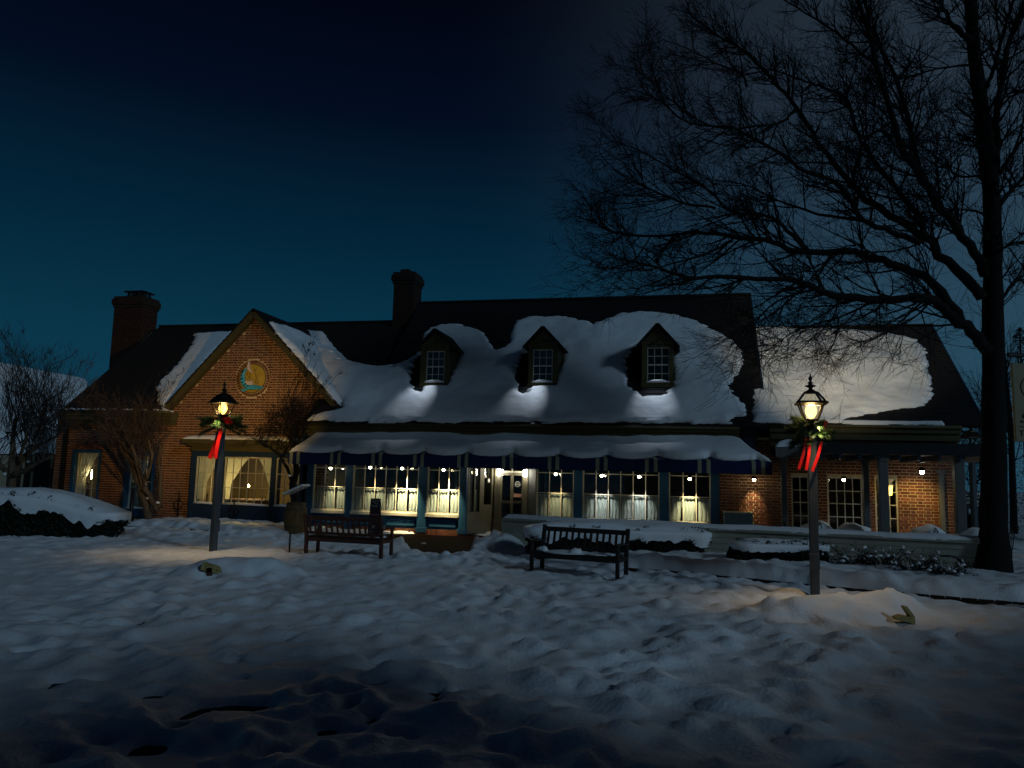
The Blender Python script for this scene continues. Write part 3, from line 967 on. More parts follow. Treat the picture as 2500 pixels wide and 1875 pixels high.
for (a, b, n) in ((476, 533, 3), (545, 660, 6), (672, 731, 3)):
    xa, xb_ = hp(a, 1170, BY)[0], hp(b, 1170, BY)[0]
    wo = window(HL, xa, xb_, zs0-.05, zs1+.01, BY+.04, n, [0, .345, .67, 1], M_WHITE, .035, .022, .06)
    bw.append((wo, xa, xb_))
    sm = MB()
    sm.tube([(xa, BY-.0, zs0-.04), (xa+(xb_-xa)*.3, BY-.03, zs0-.02), (xa+(xb_-xa)*.6, BY-.03, zs0-.03), (xb_, BY, zs0-.05)], [.03, .045, .04, .03], 8)
    part(sm, 'sill_snow', M_SNOW, wo, True)
wo, xa, xb_ = bw[0]
drape(wo, xa+.02, xa+(xb_-xa)*.95, xa+(xb_-xa)*.42, xa+(xb_-xa)*.38, zs1-.03, zs0+.72, zs0+.1, BY+.16, 7)
wo, xa, xb_ = bw[1]
w2 = xb_-xa
drape(wo, xa+.02, xa+w2*.47, xa+w2*.13, xa+w2*.10, zs1-.03, zs0+.66, zs0+.12, BY+.16, 8)
drape(wo, xb_-.02, xa+w2*.68, xb_-w2*.06, xb_-w2*.10, zs1-.03, zs0+.62, zs0+.12, BY+.16, 6)
wo, xa, xb_ = bw[2]
drape(wo, xb_-.02, xa+(xb_-xa)*.45, xb_-(xb_-xa)*.25, xb_-(xb_-xa)*.22, zs1-.03, zs0+.8, zs0+.1, BY+.16, 6)
room(HL, bx0+.1, bx1-.1, .02, bz1-.0, LY+.11, LY+3.0, M_ROOM)
# snow on the bay cornice
pl = [(bx0-.22, 0), (bx1+.22, 0), (bx1+.22, .5), (bx0-.22, .5)]
me = blanket('snow', pl, lambda u, v, h: np.stack([u, BY-.29+v, ct+h], 1), .15, .05, '', fall=.10, rag=.03, lump=.05)
o = part(me, 'bay_snow', M_SNOW, HL)
# table with a lit candlestick lamp behind the bay
cx, czl = hp(607, 1186, LY+.9)
tb = hthing('dining_table', 'cloth covered table behind the bay window', 'table', (cx+.1, LY+1.0, .02))
part(MB().bbox(cx-.75, cx+.9, LY+.6, LY+1.5, .30, .86, .04), 'tablecloth', mat('plum_cloth', (.10, .07, .09), var=.2), tb)
part(MB().box(cx-.6, cx+.75, LY+.75, LY+1.4, .02, .30), 'base', M_DTEAK, tb)
cl = hthing('candle_lamp', 'small lit candlestick lamp glowing behind the bay window', 'lamp', (cx, LY+.9, .86))
part(MB().lathe([(.06, .86), (.06, .88), (.015, .90), (.012, czl-.08), (.03, czl-.06), (.012, czl-.04)], 10, (cx, LY+.9, 0)), 'candlestick', M_BRONZE, cl, True)
part(MB().lathe([(.004, -.05), (.022, -.03), (.034, .0), (.026, .03), (.004, .06)], 10, (cx, LY+.9, czl)), 'bulb', M_CANDLE, cl, True)
lamp('candle_light', 'POINT', cl, (cx, LY+.9, czl+.1), 80, (1, .64, .18), .05)
cx, czl = hp(221, 1160, LY+.30)
cl = hthing('candle_lamp', 'tall lit candle lamp in the narrow blue framed window', 'lamp', (cx, LY+.34, WA[2]-.3))
part(MB().lathe([(.05, WA[2]-.4), (.05, WA[2]-.37), (.015, WA[2]-.3), (.015, czl-.15)], 10, (cx, LY+.36, 0)), 'candlestick', M_BRONZE, cl, True)
part(MB().lathe([(.006, -.15), (.022, -.06), (.026, .05), (.016, .14), (.004, .2)], 10, (cx, LY+.36, czl)), 'bulb', M_CANDLE, cl, True)
lamp('candle_light', 'POINT', cl, (cx, LY+.42, czl), 8, (1, .70, .26), .05)
# chimney at the left gable
def chimney(root, px0, px1, ptop, pcap, y0, y1, zb, cap_w=.09):
    x0 = hp(px0, 800, y0)[0]
    x1 = hp(px1, 800, y0)[0]
    zt = hp((px0+px1)/2, ptop, y0)[1]
    zc = hp((px0+px1)/2, pcap, y0)[1]
    b = MB()
    b.box(x0, x1, y0, y1, zb, zc)
    b.box(x0-cap_w*.5, x1+cap_w*.5, y0-cap_w*.5, y1+cap_w*.5, zc, zc+.12)
    b.box(x0-cap_w, x1+cap_w, y0-cap_w, y1+cap_w, zc+.12, zt-.12)
    b.box(x0-cap_w*.4, x1+cap_w*.4, y0-cap_w*.4, y1+cap_w*.4, zt-.12, zt)
    c = part(b, 'chimney', M_DMORT, root)
    bk = MB()
    for (a, bb_, cc, dd) in brick_rects(x0, x1, zb, zc):
        bk.box(a, bb_, y0-.008, y0+.02, cc, dd)
    for (a, bb_, cc, dd) in brick_rects(y0, y1, zb, zc):
        bk.box(x1-.02, x1+.008, a, bb_, cc, dd)
    for (a, bb_, cc, dd) in brick_rects(x0-cap_w, x1+cap_w, zc+.12, zt-.12):
        bk.box(a, bb_, y0-cap_w-.008, y0-cap_w+.02, cc, dd)
    o = part(bk, 'brickwork', M_DBRICK, c)
    o['kind'] = 'stuff'
    return c, x0, x1, zt
c, ax0, ax1, azt = chimney(HL, 275, 344, 723, 750, 4.3, 5.3, 5.6)
cp = MB()
cm = (ax0+ax1)/2+.1
cp.box(cm-.42, cm+.42, 4.5, 5.1, azt, azt+.10)
for dx in (-.35, .35):
    for dy in (4.55, 5.05):
        cp.box(cm+dx-.03, cm+dx+.03, dy-.03, dy+.03, azt+.10, azt+.22)
cp.bbox(cm-.52, cm+.52, 4.4, 5.2, azt+.22, azt+.28, .02)
part(cp, 'flue_cap', M_IRON, c)

# ================================================================== the long shop front
HM = hthing('shop_building', 'long shop building with blue windows, three dormers and snowy steep roof', 'building', (0, 0, 0))
MX0, MX1 = hp(748, 1200)[0], hp(1910, 1200)[0]
EZ, EYF = 3.58, -.62
RZ = 8.98
msx1 = 7.75
b = MB()
b.box(MX0-.4, msx1, 9.9, 10.1, 0, EZ)
b.box(msx1-.2, msx1, .3, 9.9, 0, EZ)
b.add([(msx1-.02, -.3, EZ), (msx1-.02, 10.2, EZ), (msx1-.02, 5, RZ-.1)], [(0,1,2)])
b.add([(-5.12, .2, EZ+.5), (-5.12, 10.0, EZ+.5), (-5.12, 5, RZ-.06)], [(0,2,1)])
part(b, 'wall', M_MORTAR, HM)
def px(x, y=1200, yl=0.0):
    return hp(x, y, yl)[0]
Z_SILL, Z_MID, Z_TOP = .63, 1.42, 2.10
WINS = [(763, 843, 3), (859, 1021, 6), (1042, 1122, 3), (1309, 1401, 3), (1422, 1610, 6), (1633, 1735, 3)]
fr = MB()
posts = [(748, 763), (843, 859), (1021, 1042), (1122, 1139), (1401, 1422), (1610, 1633), (1735, 1756)]
for a, b_ in posts:
    po = MB()
    xa, xb_ = px(a), px(b_)
    po.box(xa, xb_, -.03, .15, .12, 3.3)
    po.box(xa-.03, xb_+.03, -.06, .15, .0, .16)
    part(po, 'post', M_BLUE, HM)
hd = MB()
hd.box(px(748), px(1139), .0, .15, Z_TOP+.36, 3.4)
hd.box(px(1309), px(1756), .0, .15, Z_TOP+.36, 3.4)
hd.box(px(1139), px(1309), .0, .15, Z_TOP+.50, 3.4)
part(hd, 'fascia', M_NAVY, HM)
for (a, b_, n) in WINS:
    xa, xb_ = px(a), px(b_)
    wo = window(HM, xa, xb_, Z_SILL, Z_TOP+.36, .03, n, [0, .43, .80, 1], M_WHITE, .04, .026, .08)
    part(MB().bbox(xa-.02, xb_+.02, -.05, .04, Z_SILL-.12, Z_SILL, .015), 'sill', M_WHITE, wo)
    pn = MB()
    pn.box(xa, xb_, .04, .12, .12, Z_SILL-.12)
    nn = 2 if n > 3 else 1
    for i in range(nn):
        c0, c1 = xa+(xb_-xa)*i/nn+.1, xa+(xb_-xa)*(i+1)/nn-.1
        pn.bbox(c0, c1, .012, .05, .19, Z_SILL-.2, .015)
    pn.box(xa, xb_, .0, .05, Z_SILL-.165, Z_SILL-.12)
    part(pn, 'panel', M_BLUE, HM)
    for i in range(n):
        ca, cb_ = xa+(xb_-xa)*i/n, xa+(xb_-xa)*(i+1)/n
        drape(wo, ca+.03, cb_-.03, cb_-.04, cb_-.03-rnd.uniform(0, .06), Z_MID-.02-rnd.uniform(0, .03), Z_MID-.3, Z_SILL+.05, .16, rnd.uniform(2.2, 3.4), 'cafe_curtain')
    part(MB().tube([(xa+.03, .16, Z_MID-.02), (xb_-.03, .16, Z_MID-.02)], .009, 6), 'curtain_rod', M_BRONZE, wo)
# brick plinth, each brick on end
for (a, b_) in ((748, 1139), (1309, 1756)):
    xa, xb_ = px(a), px(b_)
    part(MB().box(xa, xb_, -.02, .1, -.1, .12), 'plinth', M_DMORT, HM)
    n = int((xb_-xa)/.085)
    for i in range(n):
        x = xa+(xb_-xa)*(i+.5)/n
        if a < 1000:
            part(MB().box(x-.034, x+.034, -.034, .0, -.08, .11), 'brick', M_BRICK, HM)
room(HM, px(748), px(1122), .02, 2.5, .2, 3.6, M_DROOM)
room(HM, px(1330), px(1756), .02, 2.5, .2, 3.6, M_DROOM)
# splayed entry: slanted side wall with a tall light, double door, pilasters
EX0, EX1 = px(1139), px(1309)
DY = 1.25
dxa, dxb = px(1222, 1220, DY), px(1276, 1220, DY)
pla, plb = px(1207, 1220, DY), px(1289, 1220, DY)
sw = MB()
def slant(mb, t0, t1, z0, z1, off, th):              # piece of the slanted left side
    A_, B_ = Vector((EX0, .14, 0)), Vector((pla-.05, DY, 0))
    d = (B_-A_)
    n = Vector((d.y, -d.x, 0)).normalized()
    p, q = A_+d*t0+n*off, A_+d*t1+n*off
    r_, s_ = q-n*th, p-n*th
    mb.add([(p.x,p.y,z0),(q.x,q.y,z0),(r_.x,r_.y,z0),(s_.x,s_.y,z0),(p.x,p.y,z1),(q.x,q.y,z1),(r_.x,r_.y,z1),(s_.x,s_.y,z1)],
           [(0,3,2,1),(4,5,6,7),(0,1,5,4),(1,2,6,5),(2,3,7,6),(3,0,4,7)])
sw = MB()
slant(sw, 0, 1, 0, .72, 0, .1)
slant(sw, 0, 1, 2.35, 2.62, 0, .1)
for t0, t1 in ((0, .06), (.24, .28), (.46, .62), (.92, 1)):
    slant(sw, t0, t1, .72, 2.35, .012, .1)
slant(sw, .62, .92, .72, .95, .012, .1)
sd = part(sw, 'entry_side', M_ENTRY, HM)
for t0, t1, z0 in ((.06, .24, .72), (.28, .46, .72), (.62, .92, .95)):
    pm = MB()
    slant(pm, t0, t1, z0, 1.55, -.03, .006)
    part(pm, 'pane', M_GLASS, sd)
    pm = MB()
    slant(pm, t0, t1, 1.58, 2.35, -.03, .006)
    part(pm, 'pane', M_GLASS, sd)
    cm_ = MB()
    if t0 < .5:
        slant(cm_, t0+.01, t1-.01, z0+.02, 1.45, -.09, .01)
        part(cm_, 'cafe_curtain', M_CURT, sd)
sb = MB()
slant(sb, .06, .95, .7, 2.4, -.6, .05)
part(sb, 'room_lining', M_DROOM, sd)
for q in ((.66, .74, 1.86, 1.95), (.80, .88, 1.70, 1.82)):
    st = MB()
    slant(st, *q, -.022, .004)
    part(st, 'door_sticker', M_CHALK, sd)
pil = []
for (a, b_) in ((pla, dxa), (dxb, plb)):
    p_ = MB()
    p_.bbox(a, b_, DY-.08, DY+.08, 0, 2.62, .012)
    p_.box(a-.02, b_+.02, DY-.10, DY+.08, 0, .18)
    pil.append(part(p_, 'pilaster', M_ENTRY, HM))
rs = MB()
rs.box(plb, EX1+.02, DY-.02, DY+.08, 0, 2.62)
rs.box(EX1-.04, EX1+.02, .1, DY, 0, 2.62)
part(rs, 'entry_side', M_GREY, HM)
part(MB().box(EX0-.1, EX1+.1, .15, DY+.1, 2.62, 2.68), 'entry_ceiling', M_NAVY, HM)
dm = (dxa+dxb)/2
for a, b_ in ((dxa, dm-.004), (dm+.004, dxb)):
    d_ = MB()
    s_ = .045
    d_.box(a, a+s_, DY-.01, DY+.04, .02, 2.04)
    d_.box(b_-s_, b_, DY-.01, DY+.04, .02, 2.04)
    for z0, z1 in ((.02, .22), (1.02, 1.10), (1.96, 2.04)):
        d_.box(a+s_, b_-s_, DY-.008, DY+.04, z0, z1)
    do = part(d_, 'door', M_ENTRY, HM)
    for z0, z1 in ((.22, 1.02), (1.10, 1.96)):
        part(MB().box(a+s_, b_-s_, DY+.01, DY+.016, z0, z1), 'pane', M_GLASS, do)
    part(MB().obox((a+s_, DY-.05, 1.06), (b_-s_, DY-.05, 1.06), .03, .03), 'push_bar', M_BRONZE, do)
    if b_ == dxb:
        cxx = (a+b_)/2
        rg = MB()
        rg.tube([(cxx+.085*math.cos(t), DY+.006, 1.66+.085*math.sin(t)) for t in [2*math.pi*i/20 for i in range(21)]], .008, 5)
        for dz in (-.02, .02):
            rg.tube([(cxx-.05, DY+.006, 1.66+dz), (cxx-.02, DY+.006, 1.66-dz), (cxx+.02, DY+.006, 1.66+dz), (cxx+.05, DY+.006, 1.66-dz)], .007, 5)
        part(rg, 'round_emblem', M_CHALK, do)
        part(MB().box(cxx-.13, cxx+.13, DY+.002, DY+.008, 1.22, 1.34), 'notice', mat('salmon_notice', (.55, .27, .18)), do)
        part(MB().box(b_-.03, b_-.01, DY-.08, DY, .98, 1.12), 'handle', M_BRONZE, do)
tr_ = MB()
tr_.box(dxa, dxb, DY-.02, DY+.05, 2.05, 2.11)
tr_.box(dm-.02, dm+.02, DY-.01, DY+.05, 2.11, 2.56)
tr_.box(dxa, dxb, DY-.02, DY+.05, 2.56, 2.62)
to = part(tr_, 'transom', M_WHITE, HM)
for a, b_ in ((dxa, dm-.02), (dm+.02, dxb)):
    part(MB().box(a, b_, DY+.01, DY+.016, 2.11, 2.56), 'pane', M_GLASS, to)
room(HM, pla+.02, EX1+.1, .02, 2.55, DY+.1, 4.2, M_DROOM)
# brick wall right of the windows
bw0, bw1 = px(1756), msx1
wb = MB()
wb.box(bw0, bw1, .004, .2, -.1, 3.4)
part(wb, 'wall', M_MORTAR, HM)
lay_bricks(HM, brick_rects(bw0, bw1, .05, 3.2), 0, 300, see=lambda r: .9 < r[2] < 2.3)
# cornice of the eave
cornice(HM, hp(742, 1045, EYF)[0], hp(1806, 1055, EYF)[0], EYF, EZ-.46, EZ-.02)
part(MB().box(MX0-.2, msx1, -.15, .3, EZ-.6, EZ-.05), 'soffit', M_NAVY, HM)
# roof
mrx0, mrx1 = -5.15, hp(1833, 717, 5)[0]
part(roof_courses(mrx0, mrx1, EYF, EZ, 5.0, RZ, .2, 5), 'roof', M_SHINGLE, HM)
xl0 = hp(742, 1031, EYF)[0]
sl = (RZ-EZ)/(5-EYF)
part(roof_courses(xl0, mrx0, EYF, EZ, EYF+1.5, EZ+1.5*sl, .2, 6), 'lower_roof', M_SHINGLE, HM)
bs = MB()
bs.quad((mrx0, 5, RZ), (mrx1, 5, RZ), (mrx1, 10.5, EZ), (mrx0, 10.5, EZ))
part(bs, 'rear_roof', M_SHINGLE, HM)
part(MB().obox((mrx0, 5, RZ+.02), (mrx1, 5, RZ+.02), .24, .08), 'ridge_cap', M_SHINGLE, HM)
part(MB().obox((mrx1-.02, EYF+.1, EZ+.02), (mrx1-.02, 5, RZ-.06), .05, .2), 'rake_board', M_NAVY, HM)
c, ax0, ax1, azt = chimney(HM, 957, 1006, 664, 692, 4.55, 5.5, 7.2)
cm = (ax0+ax1)/2-.05
part(MB().bbox(cm-.22, cm+.2, 4.75, 5.2, azt, azt+.18, .03), 'flue', M_DBRICK, c)
MN = Vector((0, -(RZ-EZ), 5-EYF)).normalized()      # roof normal
MU = Vector((0, 5-EYF, RZ-EZ)).normalized()         # up the slope
def on_roof(x, y, lift=0.0):
    return hplane(x, y, Vector((0, EYF, EZ))+MN*lift, MN)
def ruv(x, y):
    p = on_roof(x, y)
    return (p.x, (p-Vector((0, EYF, EZ))).dot(MU))
# dormers: front box standing on the slope, level ridge running back into it
DORM = [(1027, 1096, 843, 942, 1079, 803, (1041, 1085, 857, 933)), (1290, 1361, 839, 940, 1337, 797, (1301, 1349, 853, 933)), (1567, 1644, 836, 944, 1610, 790, (1580, 1634, 848, 933))]
dorm_foot = []
for di, (xl, xr, yt, yb, ax_, ay_, wq) in enumerate(DORM):
    p = on_roof((xl+xr)/2, yb)
    yf = p.y-.02
    x0, x1 = hp(xl, 890, yf)[0], hp(xr, 890, yf)[0]
    z0, ze = p.z-.05, hp((xl+xr)/2, yt, yf)[1]
    za = hp(ax_, ay_, yf-.15)[1]
    xm = (x0+x1)/2
    wx0, wx1 = hp(wq[0], 890, yf)[0], hp(wq[1], 890, yf)[0]
    wz0, wz1 = hp((xl+xr)/2, wq[3], yf)[1], hp((xl+xr)/2, wq[2], yf)[1]
    yb_at = lambda z: EYF+(z-EZ)/sl
    b = MB()
    wall_slab(b, x0, x1, z0, ze, yf, yf+.1, [(wx0, wx1, wz0, wz1)])
    b.prism([(x0, ze), (x1, ze), (xm, za-.1)], yf, yf+.1)
    for xx in ((x0, x0+.06), (x1-.06, x1)):
        b.add([(xx[0], yf+.1, z0), (xx[1], yf+.1, z0), (xx[1], yf+.1, ze), (xx[0], yf+.1, ze), (xx[1], yb_at(ze)+.1, ze), (xx[0], yb_at(ze)+.1, ze)],
              [(0,1,2,3), (1,4,2), (0,3,5), (3,2,4,5), (0,5,4,1)])
    dm_ = part(b, 'dormer', M_TRIM, HM)
    fr = MB()
    for q in ((x0+.0, wx0-.02), (wx1+.02, x1)):
        fr.box(q[0], q[1], yf-.025, yf, z0+.02, ze-.02)
    fr.box(x0, x1, yf-.03, yf, ze-.05, ze+.06)
    fr.box(x0-.02, x1+.02, yf-.06, yf, z0+.02, wz0-.03)
    part(fr, 'casing', M_TRIM, dm_)
    wf = MB()
    t = .028
    wf.box(wx0, wx0+t, yf+.02, yf+.08, wz0, wz1)
    wf.box(wx1-t, wx1, yf+.02, yf+.08, wz0, wz1)
    wf.box(wx0+t, wx1-t, yf+.02, yf+.08, wz1-t, wz1)
    wf.box(wx0+t, wx1-t, yf+.02, yf+.08, wz0, wz0+t)
    wf.box(wx0+t, wx1-t, yf+.012, yf+.08, (wz0+wz1)/2-.02, (wz0+wz1)/2+.02)
    for i in (1, 2):
        xx = wx0+(wx1-wx0)*i/3
        wf.box(xx-.010, xx+.010, yf+.03, yf+.06, wz0+t, wz1-t)
    for i in (1, 3):
        zz = wz0+(wz1-wz0)*i/4
        wf.box(wx0+t, wx1-t, yf+.027, yf+.06, zz-.010, zz+.010)
    part(wf, 'sash', M_WHITE, dm_)
    for i in range(3):
        for k in range(4):
            part(MB().box(wx0+(wx1-wx0)*i/3+.01, wx0+(wx1-wx0)*(i+1)/3-.01, yf+.045, yf+.049, wz0+(wz1-wz0)*k/4+.01, wz0+(wz1-wz0)*(k+1)/4-.01), 'pane', M_GLASS, dm_)
    rl = MB()
    rl.box(x0+.07, x1-.07, yf+.8, yf+.85, z0, ze)
    part(rl, 'room_lining', M_ROOM, dm_)
    for sgn in (-1, 1):
        ex = xm+sgn*((x1-x0)/2+.17)
        kz = (za-ze+.0)/((x1-x0)/2+.02)
        zee = za-abs(ex-xm)*kz
        ddx, ddz = (ex-xm), (zee-za)
        ln = math.hypot(ddx, ddz)
        nx_, nz_ = -ddz/ln*sgn*sgn, abs(ddx)/ln
        nx_ = sgn*abs(ddz)/ln
        r_ = MB()
        th = .05
        y0r = yf-.17
        q = [(xm, y0r, za), (ex, y0r, zee), (ex, yb_at(zee)+.05, zee), (xm, yb_at(za)+.05, za)]
        q2 = [(a+nx_*th, b2, c2+nz_*th) for a, b2, c2 in q]
        r_.add(q+q2, [(0,3,2,1), (4,5,6,7), (0,1,5,4), (1,2,6,5), (3,0,4,7)])
        part(r_, 'dormer_roof', M_SHINGLE, dm_)
    sm = MB()
    sm.tube([(wx0-.02, yf-.04, wz0-.0), (wx0+(wx1-wx0)*.3, yf-.05, wz0+.03), (wx0+(wx1-wx0)*.7, yf-.05, wz0+.035), (wx1+.02, yf-.04, wz0)], [.02, .05, .05, .02], 8)
    part(sm, 'sill_snow', M_SNOW, dm_, True)
    dorm_foot.append((x0, x1, yf, z0, ze, wx0, wx1, wz0, wz1, yb_at))
    # added spot with a hood, put in to light the sash and snow below
    lt = hthing('soffit_light', ['small hooded lamp under the peak of the dormer nearest the chimney', 'small hooded lamp under the peak of the middle dormer', 'small hooded lamp under the peak of the dormer nearest the bare tree'][di], 'light', (xm, yf-.12, ze+.1), 'dormer lights')
    part(MB().lathe([(.03, .0), (.035, -.02), (.05, -.06), (.05, -.065), (.0, -.04)], 12, (xm, yf-.13, ze+.08)), 'hood', M_BRONZE, lt, True)
    lamp('soffit_lamp', 'SPOT', lt, (xm, yf-.22, ze-.03), 110, (.72, .84, 1.0), .03, (-.20 if di < 2 else -.04, -.20, -1), math.radians(46), 1.0)

# ================================================================== the end wing
HR = hthing('end_wing', 'lower brick wing with snowy roof behind the porch, next to the big bare tree', 'building', (11.2, 0, 0))
REZ, REY, RRZ, RRY = 3.68, -.5, hp(2100, 798, 4.0)[1], 4.0
rwx0, rwx1 = msx1, hp(2345, 1200, 0)[0]
rrx1 = hp(2277, 799, RRY)[0]
# windows of the wing (white small-paned), brick panel on the right
RWIN = [(1932, 1976, 2, 4), (2020, 2106, 4, 4), (2136, 2192, 3, 4)]
rh = []
for a, b_, n, r_ in RWIN:
    rh.append((px(a), px(b_), .5, 2.15))
wb = MB()
wall_slab(wb, rwx0, rwx1, -.1, 3.3, .004, .25, rh)
wb.box(rwx1-.2, rwx1, .25, 8, -.1, 3.3)
wb.box(rwx0, rwx1, 7.8, 8, -.1, 3.3)
wb.add([(rwx1-.02, -.2, 3.3), (rwx1-.02, 8.2, 3.3), (rwx1-.02, 4, RRZ-.1)], [(0,1,2)])
part(wb, 'wall', M_MORTAR, HR)
lay_bricks(HR, brick_rects(rwx0, rwx1, .05, 3.25, rh), 0, 300, see=lambda r: r[0] > px(2200) and .5 < r[2] < 2.4 or r[0] < px(1932) and 1 < r[2] < 2)
for (q, (a, b_, n, r_)) in zip(rh, RWIN):
    window(HR, q[0], q[1], q[2], q[3], .02, n, [0, .27, .52, .76, 1], M_WHITE, .045, .026, .09)
    room(HR, q[0]-.1, q[1]+.1, .3, 2.4, .26, 2.0, M_ROOM)
ds = MB()
ds.bbox(px(2290), px(2303), -.14, -.02, 0, 2.42, .02)
ds.bbox(px(2286), px(2306), -.16, -.02, 2.30, 2.42, .02)
part(ds, 'pilaster', M_GREY, HR)
cornice(HR, rwx0+.35, hp(2348, 1052, REY)[0], REY, REZ-.62, REZ-.02)
part(roof_courses(rwx0+.1, rrx1, REY, REZ, RRY, RRZ, .2, 9), 'roof', M_SHINGLE, HR)
bs = MB()
bs.quad((rwx0+.1, RRY, RRZ), (rrx1, RRY, RRZ), (rrx1, 8.5, REZ), (rwx0+.1, 8.5, REZ))
part(bs, 'rear_roof', M_SHINGLE, HR)
part(MB().obox((rwx0+.1, RRY, RRZ+.02), (rrx1, RRY, RRZ+.02), .22, .07), 'ridge_cap', M_SHINGLE, HR)
part(MB().obox((rrx1-.02, REY, REZ-.08), (rrx1-.02, RRY, RRZ-.08), .05, .18), 'rake_board', M_NAVY, HR)
RN = Vector((0, -(RRZ-REZ), RRY-REY)).normalized()
RU = Vector((0, RRY-REY, RRZ-REZ)).normalized()
def rruv(x, y):
    p = hplane(x, y, Vector((0, REY, REZ)), RN)
    return (p.x, (p-Vector((0, REY, REZ))).dot(RU))

# ------------------------------------------------------------------ snow on the roofs
def hobj(me, name, label, at):
    o = bpy.data.objects.new(name, me)
    link(o, None, M_SNOW)
    for v in me.vertices:
        v.co -= Vector(at)
    o.location = W(*at)
    o.rotation_euler = (0, 0, -ANG)
    tag(o, label, 'snow', kind='stuff')
    return o
def plane3(p0, U_, V_, N_):
    p0, U_, V_, N_ = [np.array(a) for a in (p0, U_, V_, N_)]
    return lambda u, v, h: p0+np.outer(u, U_)+np.outer(v, V_)+np.outer(h, N_)
main_px = [(745, 1031), (762, 1018), (800, 1006), (838, 1000), (836, 985), (800, 940), (768, 905), (745, 870), (762, 845), (800, 850), (832, 878), (870, 893), (920, 897), (965, 893), (1000, 878), (1020, 862), (1026, 840),
           (1036, 818), (1052, 804), (1078, 795), (1118, 795), (1150, 800), (1178, 812), (1196, 838), (1212, 858), (1238, 852), (1246, 828), (1250, 800), (1262, 785), (1290, 778), (1330, 776), (1370, 776), (1410, 782),
           (1448, 793), (1478, 784), (1520, 768), (1560, 765), (1610, 766), (1660, 772), (1700, 787), (1738, 805), (1768, 822), (1795, 840), (1810, 856), (1813, 885), (1806, 912), (1790, 930), (1778, 945), (1790, 962), (1806, 978),
           (1824, 1000), (1822, 1018), (1795, 1020), (1782, 1036)]
poly = [ruv(*p) for p in main_px]
hl = []
for k, q in enumerate(([(1028, 868), (1012, 890), (1003, 915), (1003, 940), (1014, 958), (1030, 962), (1036, 950), (1050, 946), (1062, 938), (1062, 900)],
          [(1294, 860), (1276, 866), (1263, 890), (1260, 920), (1265, 948), (1277, 964), (1288, 958), (1296, 944), (1310, 936), (1312, 900)],
          [(1568, 850), (1550, 850), (1533, 870), (1528, 905), (1533, 940), (1545, 957), (1570, 970), (1600, 968), (1628, 964), (1636, 950), (1640, 935), (1620, 900)])):
    hl.append([ruv(*p) for p in q])
# keep the sheet clear of the dormer boxes
for (x0, x1, yf, z0, ze, a, b_, c, d_, yb_at) in dorm_foot:
    v0 = (Vector((0, yf, EZ+(yf-EYF)*sl))-Vector((0, EYF, EZ))).dot(MU)
    v1 = (Vector((0, yb_at(ze), ze))-Vector((0, EYF, EZ))).dot(MU)
    hl.append([(x0+.03, v0-.02), (x1-.03, v0-.02), (x1-.03, v1-.1), (x0+.03, v1-.1)])
me = blanket('roof_snow', poly, plane3((0, EYF, EZ), (1, 0, 0), MU, MN), .15, .045, '', hl, fall=.07, rag=.16, lump=.06, ragx=2.2, ragy=8)
hobj(me, 'roof_snow', 'thick snow sheet draped round the three dormers', (0, EYF, EZ))
# snow lodged on the right slopes of the dormer roofs
# cross gable, right slope (faces right)
gk = k_r
GN = Vector((gk, 0, 1)).normalized()
GV = Vector((-1, 0, gk)).normalized()                # up the slope, towards the gable ridge
G0 = Vector((gx, 0, gz+.03))
def guv(x, y):
    p = hplane(x, y, G0, GN)
    return (p.y, (p-G0).dot(GV))
gp = [guv(*p) for p in ((652, 782), (672, 783), (705, 797), (740, 815), (768, 818))]
y_edge = GY0+.05
v_of = lambda z: -(gz+.03-z)*math.hypot(1, gk)/gk
gpoly = [(y_edge+.25, v_of(gz-.45)), (y_edge+.02, v_of(gz-.9)), (y_edge+.0, v_of(grz+.05)), (y_edge+.6, v_of(grz-.02)), (slope_y(grz)+.6, v_of(grz)), (slope_y(gz-1.1)+.7, v_of(gz-1.1)), (slope_y(gz-.6)+.3, v_of(gz-.55)), (2.6, v_of(gz-.35)), (1.4, v_of(gz-.32))]
me = blanket('roof_snow', gpoly, plane3(G0, (0, 1, 0), GV, GN), .16, .05, '', fall=.09, rag=.10, lump=.05)
hobj(me, 'roof_snow', 'snow on the slope behind the fish gable, facing the chimney', (gx+1.5, 1, gz-1.5))
# snow on the brick house's slope, left of the gable, and right in the valley
LN = Vector((0, -(RL-EAVE_L-.02), 5.45-LY)).normalized()
LU = Vector((0, 5.45-LY, RL-EAVE_L-.02)).normalized()
L0 = Vector((0, LY-.45, EAVE_L+.02))
def luv(x, y):
    p = hplane(x, y, L0, LN)
    return (p.x, (p-L0).dot(LU))
lp = [luv(*p) for p in ((388, 992), (383, 975), (382, 958), (380, 948), (400, 925), (425, 900), (450, 868), (468, 845), (476, 825), (474, 818), (490, 815), (530, 812), (566, 811), (572, 812), (530, 862), (470, 925), (420, 978), (398, 1003))]
me = blanket('roof_snow', lp, plane3(L0, (1, 0, 0), LU, LN), .14, .045, '', fall=.08, rag=.12, lump=.03, ragx=3, ragy=8)
hobj(me, 'roof_snow', 'strip of snow in the valley beside the fish gable, above the crepe myrtle', (-13, LY, EAVE_L))
lp = [luv(*p) for p in ((722, 812), (755, 808), (790, 812), (812, 842), (850, 880), (900, 893), (960, 896), (960, 960), (860, 1000), (836, 985), (800, 940), (762, 890))]
me = blanket('roof_snow', lp, plane3(L0, (1, 0, 0), LU, LN), .17, .05, '', fall=.10, rag=.06, lump=.05)
hobj(me, 'roof_snow', 'snow drifted in the valley below the brick chimney', (-7, 2, EAVE_L+1))
